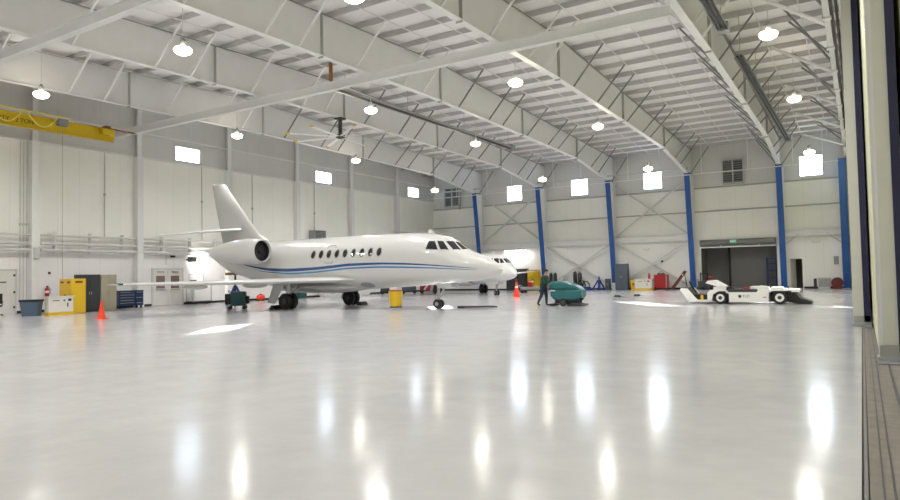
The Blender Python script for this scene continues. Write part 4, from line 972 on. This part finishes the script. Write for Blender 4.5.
t = thing('hose_drum','dark red-brown round drum on a stand beside the grey air unit','drum',(-1.62,57.5,0))
m = MB(); m.lathe([(0.10,-0.24),(0.40,-0.24),(0.40,-0.18),(0.3,-0.16),(0.3,0.16),(0.40,0.18),(0.40,0.24),(0.10,0.24)],(0,0.2,0.46),'y',24); obj('reel', m, 'dkred', t)
m = MB(); m.bx(-0.34,0.34,-0.1,0.5,0,0.08); m.bx(-0.05,0.05,-0.1,-0.05,0.05,0.55); obj('stand', m, 'dkred', t)
m = MB(); m.bx(-0.16,0.16,-0.14,0,0,0.62); tag(obj('switch_box', m, 'grey', bevel=0.01),'grey switch box on the back wall above the dark red drum','box',None,(-1.65,YB,1.85))
t = thing('emergency_light','two-headed emergency light high on the wall right of the doorway','light',(-2.95,YB+0.01,3.55))
m = MB(); m.bx(-0.2,0.2,-0.08,0,0,0.12); obj('housing', m, 'offwhite', t)
for s in (-1,1):
    m = MB(); m.lathe([(0.03,0),(0.08,-0.06),(0.08,-0.08),(0.02,-0.085)],(0.24*s,-0.05,0.12),'y',12); obj('lamp_head', m, 'offwhite', t)
t = dup(t, (-16.1,YB+0.01,3.45), None, 'two-headed emergency light on the back wall above the white cart', 'emergency lights'); 
m = MB(); m.bx(-0.09,0.09,-0.05,0,0,0.18); tag(obj('fire_alarm', m, 'dark', bevel=0.01),'small dark alarm box on the back wall above the red tool cabinet','alarm',None,(-14.8,YB+0.01,2.35))

# ------------------------------------------------------------------ towbarless tug
tg = thing('aircraft_tug','low white aircraft tow tractor with black deck parked before the roll-up opening','tractor',(-4.8,33.75,0))
def P(x): return x+4.8
m = MB()
bodyp = [(-6.05,0.10),(-2.62,0.10),(-2.62,0.66),(-3.45,0.70),(-4.10,0.66),(-4.14,0.58),(-5.42,0.58),(-5.5,0.64),(-6.2,0.62),(-6.25,0.40),(-6.05,0.38)]
m.prism([(P(a),b) for a,b in [(-5.30,0.10),(-3.62,0.10),(-3.62,0.52),(-3.5,0.64),(-4.05,0.66),(-4.12,0.55),(-5.45,0.55),(-5.30,0.45)]],'y',-0.85,0.85)
m.prism([(P(a),b) for a,b in [(-6.25,0.12),(-6.05,0.12),(-6.0,0.45),(-5.75,0.60),(-5.45,0.60),(-5.30,0.45),(-5.3,0.56),(-5.42,0.66),(-6.15,0.64),(-6.25,0.5)]],'y',-0.85,0.85)
m.prism([(P(a),b) for a,b in [(-3.62,0.52),(-3.45,0.60),(-2.7,0.60),(-2.7,0.55),(-2.42,0.55),(-2.42,0.66),(-3.5,0.70)]],'y',-0.85,0.85)
m.bx(P(-6.9),P(-6.2),-0.85,-0.72,0.10,0.20); m.bx(P(-6.9),P(-6.2),0.72,0.85,0.10,0.20)
obj('body', m, 'white', tg)
for s in (-1,1):
    m = MB(); y = 0.79*s
    m.prism([(P(a),b) for a,b in [(-7.48,0.66),(-7.46,0.76),(-7.18,0.74),(-6.72,0.20),(-6.85,0.08),(-7.1,0.08)]],'y',y-0.07,y+0.07); obj('nose_arm', m, 'white', tg)
m = MB(); m.prism([(P(a),b) for a,b in [(-7.28,0.70),(-7.2,0.78),(-6.95,0.45),(-6.25,0.42),(-6.25,0.2),(-6.75,0.2)]],'y',-0.7,0.7); m.bar((P(-7.3),0.3,1.05),(P(-7.0),0.3,0.5),0.08,0.05,(0,1,0)); obj('wheel_cradle', m, 'black', tg)
m = MB(); m.bx(P(-6.58),P(-6.46),-0.74,-0.5,0.2,0.42); obj('yellow_block', m, 'yellow', tg)
m = MB(); m.bx(P(-5.42),P(-4.12),-0.8,0.8,0.55,0.69); obj('deck', m, 'dark', tg)
m = MB(); m.bx(P(-5.6),P(-5.2),-0.5,0.3,0.66,0.78); m.bar((P(-5.5),0,0.72),(P(-5.15),0,0.6),0.5,0.1); obj('seat', m, 'black', tg)
m = MB(); m.prism([(P(a),b) for a,b in [(-6.34,0.98),(-6.22,1.10),(-5.95,1.12),(-5.45,0.82),(-5.5,0.80),(-5.75,0.80)]],'y',-0.75,0.1); m.bx(P(-6.0),P(-5.45),-0.7,0.0,0.64,0.80); obj('control_console', m, 'white', tg)
m = MB(); m.bx(P(-4.45),P(-4.0),-0.3,0.5,0.66,0.80); m.prism([(P(-4.3),0.66),(P(-3.6),0.66),(P(-3.65),0.80),(P(-4.0),0.84)],'y',-0.75,-0.2); m.bx(P(-3.55),P(-3.1),-0.6,0.4,0.68,0.76); obj('engine_cover', m, 'white', tg)
m = MB(); m.bx(P(-4.75),P(-4.45),-0.4,0.2,0.69,0.76); obj('red_valve', m, 'red', tg)
m = MB(); m.bx(P(-2.85),P(-2.8),-0.8,-0.75,0.66,0.80); obj('post', m, 'dark', tg)
for X in (-5.68,-3.18):
    for s in (-1,1):
        r = 0.29 if X < -5 else 0.30
        m = MB(); m.lathe([(r*0.6,-0.11),(r*0.92,-0.11),(r,-0.07),(r,0.07),(r*0.92,0.11),(r*0.6,0.11)],(P(X),0.74*s,r),'y',24); w = obj('tire', m, 'black', tg)
        m = MB(); m.lathe([(0.07,-0.112),(r*0.45,-0.112),(r*0.62,-0.118),(r*0.62,0.118),(r*0.45,0.112),(0.07,0.112)],(P(X),0.74*s,r),'y',24); obj('rim', m, 'white', w)
        m = MB(); m.lathe([(0.01,-0.120),(0.085,-0.120),(0.085,0.120),(0.01,0.120)],(P(X),0.74*s,r),'y',14); obj('hub_cap', m, 'dark', w)
m = MB(); m.prism([(P(a),b) for a,b in [(-2.85,0.1),(-2.85,0.50),(-2.60,0.55),(-2.36,0.26),(-2.0,0.16),(-1.92,0.03),(-2.4,0.03)]],'y',-0.7,0.7); obj('rear_ramp', m, 'black', tg)
m = MB(); m.bx(P(-3.56),P(-2.75),-0.66,0.66,0.12,0.62); m.bx(P(-6.04),P(-5.32),-0.66,0.66,0.12,0.58); obj('axle_housing', m, 'black', tg)
m = MB(); m.bx(P(-3.86),P(-3.72),-0.86,-0.85,0.30,0.34); obj('marker_light', m, 'red', tg)
text_mesh('lettering','TLD',0.17,'dark',tg,T(P(-4.57),-0.852,0.36) @ rot('X',90))
m = MB(); m.lathe([(0.01,-0.004),(0.075,-0.004),(0.075,0.0),(0.01,0.0)],(P(-4.83),-0.851,0.36),'y',14); obj('round_mark', m, 'dark', tg)

# ------------------------------------------------------------------ floor scrubber
sc_ = thing('floor_scrubber','teal walk-behind floor scrubber pushed by the walking person','scrubber',(-12.07,30.05,0)); sc_.scale = (0.94,1,1.01)
def sring(x, hw, z0, z1, e=5.5, n=36):
    zc, hz = (z0+z1)/2, (z1-z0)/2; r = []
    for k in range(n):
        a = 2*PI*k/n; c, s = math.cos(a), math.sin(a)
        r.append((x, hw*math.copysign(abs(c)**(2/e),c), zc+hz*math.copysign(abs(s)**(2/e),s)))
    return r
m = MB(); m.loft([sring(-0.84,0.34,0.58,0.82),sring(-0.81,0.37,0.44,0.82),sring(-0.66,0.39,0.28,0.82),sring(0.1,0.40,0.26,0.82),sring(0.56,0.39,0.28,0.82),sring(0.76,0.37,0.38,0.80),sring(0.82,0.34,0.46,0.76)]); obj('lower_tank', m, 'teal', sc_)
m = MB(); m.loft([sring(-0.86,0.35,0.82,1.12),sring(-0.82,0.38,0.80,1.18),sring(-0.5,0.40,0.80,1.20),sring(-0.1,0.40,0.80,1.18),sring(0.25,0.40,0.79,1.10),sring(0.58,0.36,0.74,0.95),sring(0.78,0.32,0.66,0.80)]); obj('upper_tank', m, 'teal', sc_)
m = MB(); m.bx(-0.72,0.6,-0.392,0.392,0.79,0.835); obj('seam_band', m, 'dkteal', sc_)
m = MB(); m.tube([(-0.72,-0.28,0.95),(-0.92,-0.28,0.98),(-0.92,0.28,0.98),(-0.72,0.28,0.95)],0.022,8); obj('push_handle', m, 'black', sc_)
m = MB(); m.bx(-0.84,-0.55,-0.41,-0.39,0.72,0.76); obj('side_label', m, 'white', sc_)
m = MB(); m.bx(-0.6,0.6,-0.33,0.33,0.14,0.3); obj('chassis', m, 'black', sc_)
for s in (-1,1):
    m = MB(); m.lathe([(0.11,-0.06),(0.19,-0.06),(0.19,0.06),(0.11,0.06)],(-0.12,0.38*s,0.19),'y',20); w = obj('wheel', m, 'black', sc_)
    m = MB(); m.lathe([(0.01,-0.064),(0.11,-0.064),(0.11,0.064),(0.01,0.064)],(-0.12,0.38*s,0.19),'y',16); obj('wheel_hub', m, 'char', w)
m = MB(); m.bx(-0.84,-0.72,-0.5,0.5,0.02,0.12); m.bar((-0.78,0,0.1),(-0.5,0,0.26),0.1,0.06); obj('squeegee', m, 'black', sc_)
m = MB(); m.lathe([(0.05,0.02),(0.3,0.02),(0.3,0.12),(0.2,0.16),(0.05,0.16)],(0.5,-0.2,0),'z',20); m.lathe([(0.05,0.02),(0.3,0.02),(0.3,0.12),(0.2,0.16),(0.05,0.16)],(0.5,0.2,0),'z',20); m.bx(0.12,0.86,-0.5,0.5,0.03,0.10); m.bar((0.6,0,0.12),(0.45,0,0.3),0.2,0.1); obj('brush_deck', m, 'dark', sc_)
m = MB(); m.bx(0.66,0.76,-0.12,0.12,0.28,0.46); obj('front_hook', m, 'black', sc_)

# ------------------------------------------------------------------ person walking (local +x forward)
def person(loc, rz):
    V = [((0.00,0,0.96),.15),((0.03,0,1.12),.16),((0.08,0,1.30),.175),((0.12,0,1.45),.10),((0.145,0,1.53),.058),((0.16,0,1.60),.075),((0.175,0,1.68),.092),((0.165,0,1.745),.072)]
    Ed = [(0,1),(1,2),(2,3),(3,4),(4,5),(5,6),(6,7)]
    def chain(root, pts):
        p = root
        for q in pts: V.append(q); Ed.append((p,len(V)-1)); p = len(V)-1
        return p
    # legs: left leg forward planted, right leg trailing, heel raised
    chain(0, [((0.02,0.10,0.88),.10),((0.10,0.11,0.52),.074),((0.10,0.11,0.12),.05),((0.13,0.11,0.055),.045),((0.26,0.115,0.04),.036)])
    chain(0, [((-0.02,-0.10,0.88),.10),((-0.05,-0.11,0.53),.074),((-0.25,-0.11,0.17),.05),((-0.265,-0.11,0.085),.05),((-0.14,-0.115,0.042),.04)])
    for s in (1,-1):
        w = chain(3, [((0.11,0.17*s,1.42),.062),((0.16,0.23*s,1.18),.048),((0.36,0.24*s,1.03),.036),((0.41,0.235*s,1.015),.034)])
        p = w
        for k,(dy,l) in enumerate(((0.030,.9),(0.010,1.0),(-0.010,.95),(-0.030,.8))):
            chain(p, [((0.45,0.235*s+dy,1.02),.010),((0.475,0.235*s+dy,1.0),.009),((0.465,0.235*s+dy,0.965),.008)])
        chain(p, [((0.42,0.235*s-0.045*s,1.0),.011),((0.45,0.235*s-0.05*s,0.985),.009)])
    me = bpy.data.meshes.new('person'); me.from_pydata([v[0] for v in V], Ed, [])
    o = bpy.data.objects.new('person_src', me); COL.objects.link(o)
    md = o.modifiers.new('skin','SKIN')
    for i, (p, r) in enumerate(V):
        d = me.skin_vertices[0].data[i]; rx = r
        r *= (1.18 if i not in (5,6,7) and r > 0.03 else 1.0); d.radius = (r*1.25 if i in (1,2) else r, r)
        d.use_root = (i == 0)
    sb = o.modifiers.new('sub','SUBSURF'); sb.levels = 2; sb.render_levels = 2
    dg = bpy.context.evaluated_depsgraph_get(); dg.update()
    m2 = bpy.data.meshes.new_from_object(o.evaluated_get(dg)); bpy.data.objects.remove(o)
    m2.materials.clear()
    for k in ('green','jeans','black','skin'): m2.materials.append(M[k])
    for p in m2.polygons:
        c = p.center; p.use_smooth = True
        foot = c.z < 0.13 or (c.x < -0.12 and c.z < 0.13)
        p.material_index = 2 if foot else 3 if (c.z > 1.50 or c.x > 0.39) else 1 if c.z < 0.97 else 0
    o = bpy.data.objects.new('person', m2); COL.objects.link(o)
    tag(o,'person in dark green jacket and dark jeans walking while pushing the teal scrubber','person',None,loc,rz)
    m = MB(); m.ell((0.155,0,1.725),(0.115,0.095,0.085),16,10); obj('hair', m, 'hair', o)
    m = MB(); m.ell((0.262,0,1.675),(0.02,0.014,0.02),8,6); obj('nose', m, 'skin', o)
    for s in (-1,1):
        m = MB(); m.ell((0.17,0.095*s,1.675),(0.02,0.012,0.03),8,6); obj('ear', m, 'skin', o)
        m = MB(); m.ell((0.254,0.034*s,1.70),(0.008,0.012,0.007),8,6); obj('eye', m, 'black', o)
    m = MB(); m.ell((0.25,0,1.625),(0.01,0.025,0.006),8,6); obj('mouth', m, 'dkred', o)
person((-13.37,30.05,0.0), 0)

# ------------------------------------------------------------------ light and camera
W = bpy.data.worlds.new('sky'); SC.world = W; W.use_nodes = True
nt = W.node_tree; bg = nt.nodes['Background']
tc = nt.nodes.new('ShaderNodeTexCoord'); sp = nt.nodes.new('ShaderNodeSeparateXYZ'); cr = nt.nodes.new('ShaderNodeValToRGB')
nt.links.new(tc.outputs['Generated'], sp.inputs[0]); nt.links.new(sp.outputs['Z'], cr.inputs[0]); nt.links.new(cr.outputs[0], bg.inputs[0])
cr.color_ramp.elements[0].position = 0.0; cr.color_ramp.elements[0].color = (0.86,0.93,1.0,1)
cr.color_ramp.elements[1].position = 0.8; cr.color_ramp.elements[1].color = (0.50,0.68,1.0,1)
bg.inputs[1].default_value = SKY_S
su = bpy.data.lights.new('sun','SUN'); su.energy = SUN_S; su.angle = math.radians(0.6); su.color = (1.0,0.95,0.87)
so = bpy.data.objects.new('sun', su); COL.objects.link(so); so.location = (-60,90,30)
so.rotation_euler = Vector((20.5,-26.9,-9.95)).to_track_quat('-Z','Y').to_euler()

for (x,y,z,w,h,e) in [((a+b)/2,YB+0.2,9.65,b-a,1.6,(PI/2,0,PI)) for a,b in BW]:
    pl = bpy.data.lights.new('window_portal','AREA'); pl.shape = 'RECTANGLE'; pl.size = w; pl.size_y = h; pl.cycles.is_portal = True
    po = bpy.data.objects.new('window_portal', pl); COL.objects.link(po); po.location = (x,y,z); po.rotation_euler = Vector((0,-1,0)).to_track_quat('-Z','Z').to_euler()
for a,b in LW:
    pl = bpy.data.lights.new('window_portal','AREA'); pl.shape = 'RECTANGLE'; pl.size = b-a; pl.size_y = 0.95; pl.cycles.is_portal = True
    po = bpy.data.objects.new('window_portal', pl); COL.objects.link(po); po.location = (XL-0.2,(a+b)/2,10.125); po.rotation_euler = Vector((1,0,0)).to_track_quat('-Z','Z').to_euler()
F_ = 658.7
def nrm(v): return Vector(v).normalized()
Yc = nrm((862-450,267-250,F_)); Xc = nrm((605+450,-(296-250),-F_)); Xc = (Xc-Yc*Xc.dot(Yc)).normalized()
Zc = Yc.cross(Xc); Zc = Zc if Zc.y < 0 else -Zc
right = Vector((Xc.x,Yc.x,Zc.x)); down = Vector((Xc.y,Yc.y,Zc.y)); fwd = Vector((Xc.z,Yc.z,Zc.z))
cam = bpy.data.cameras.new('camera'); cam.sensor_width = 36; cam.lens = F_/900*36; cam.clip_end = 400; cam.clip_start = 0.05
co = bpy.data.objects.new('camera', cam); COL.objects.link(co)
mw = Matrix((( right.x,-down.x,-fwd.x,0),(right.y,-down.y,-fwd.y,0),(right.z,-down.z,-fwd.z,1.6),(0,0,0,1)))
co.matrix_world = mw
SC.camera = co
SC.view_settings.view_transform = 'Standard'; SC.view_settings.look = 'None'; SC.view_settings.gamma = 1; SC.view_settings.use_curve_mapping = False
SC.view_settings.exposure = EXPO
SC.cycles.use_denoising = True
SC.cycles.max_bounces = 10; SC.cycles.diffuse_bounces = 6; SC.cycles.glossy_bounces = 4; SC.cycles.transparent_max_bounces = 8
SC.cycles.sample_clamp_indirect = 6.0
SC.cycles.caustics_reflective = False; SC.cycles.caustics_refractive = False
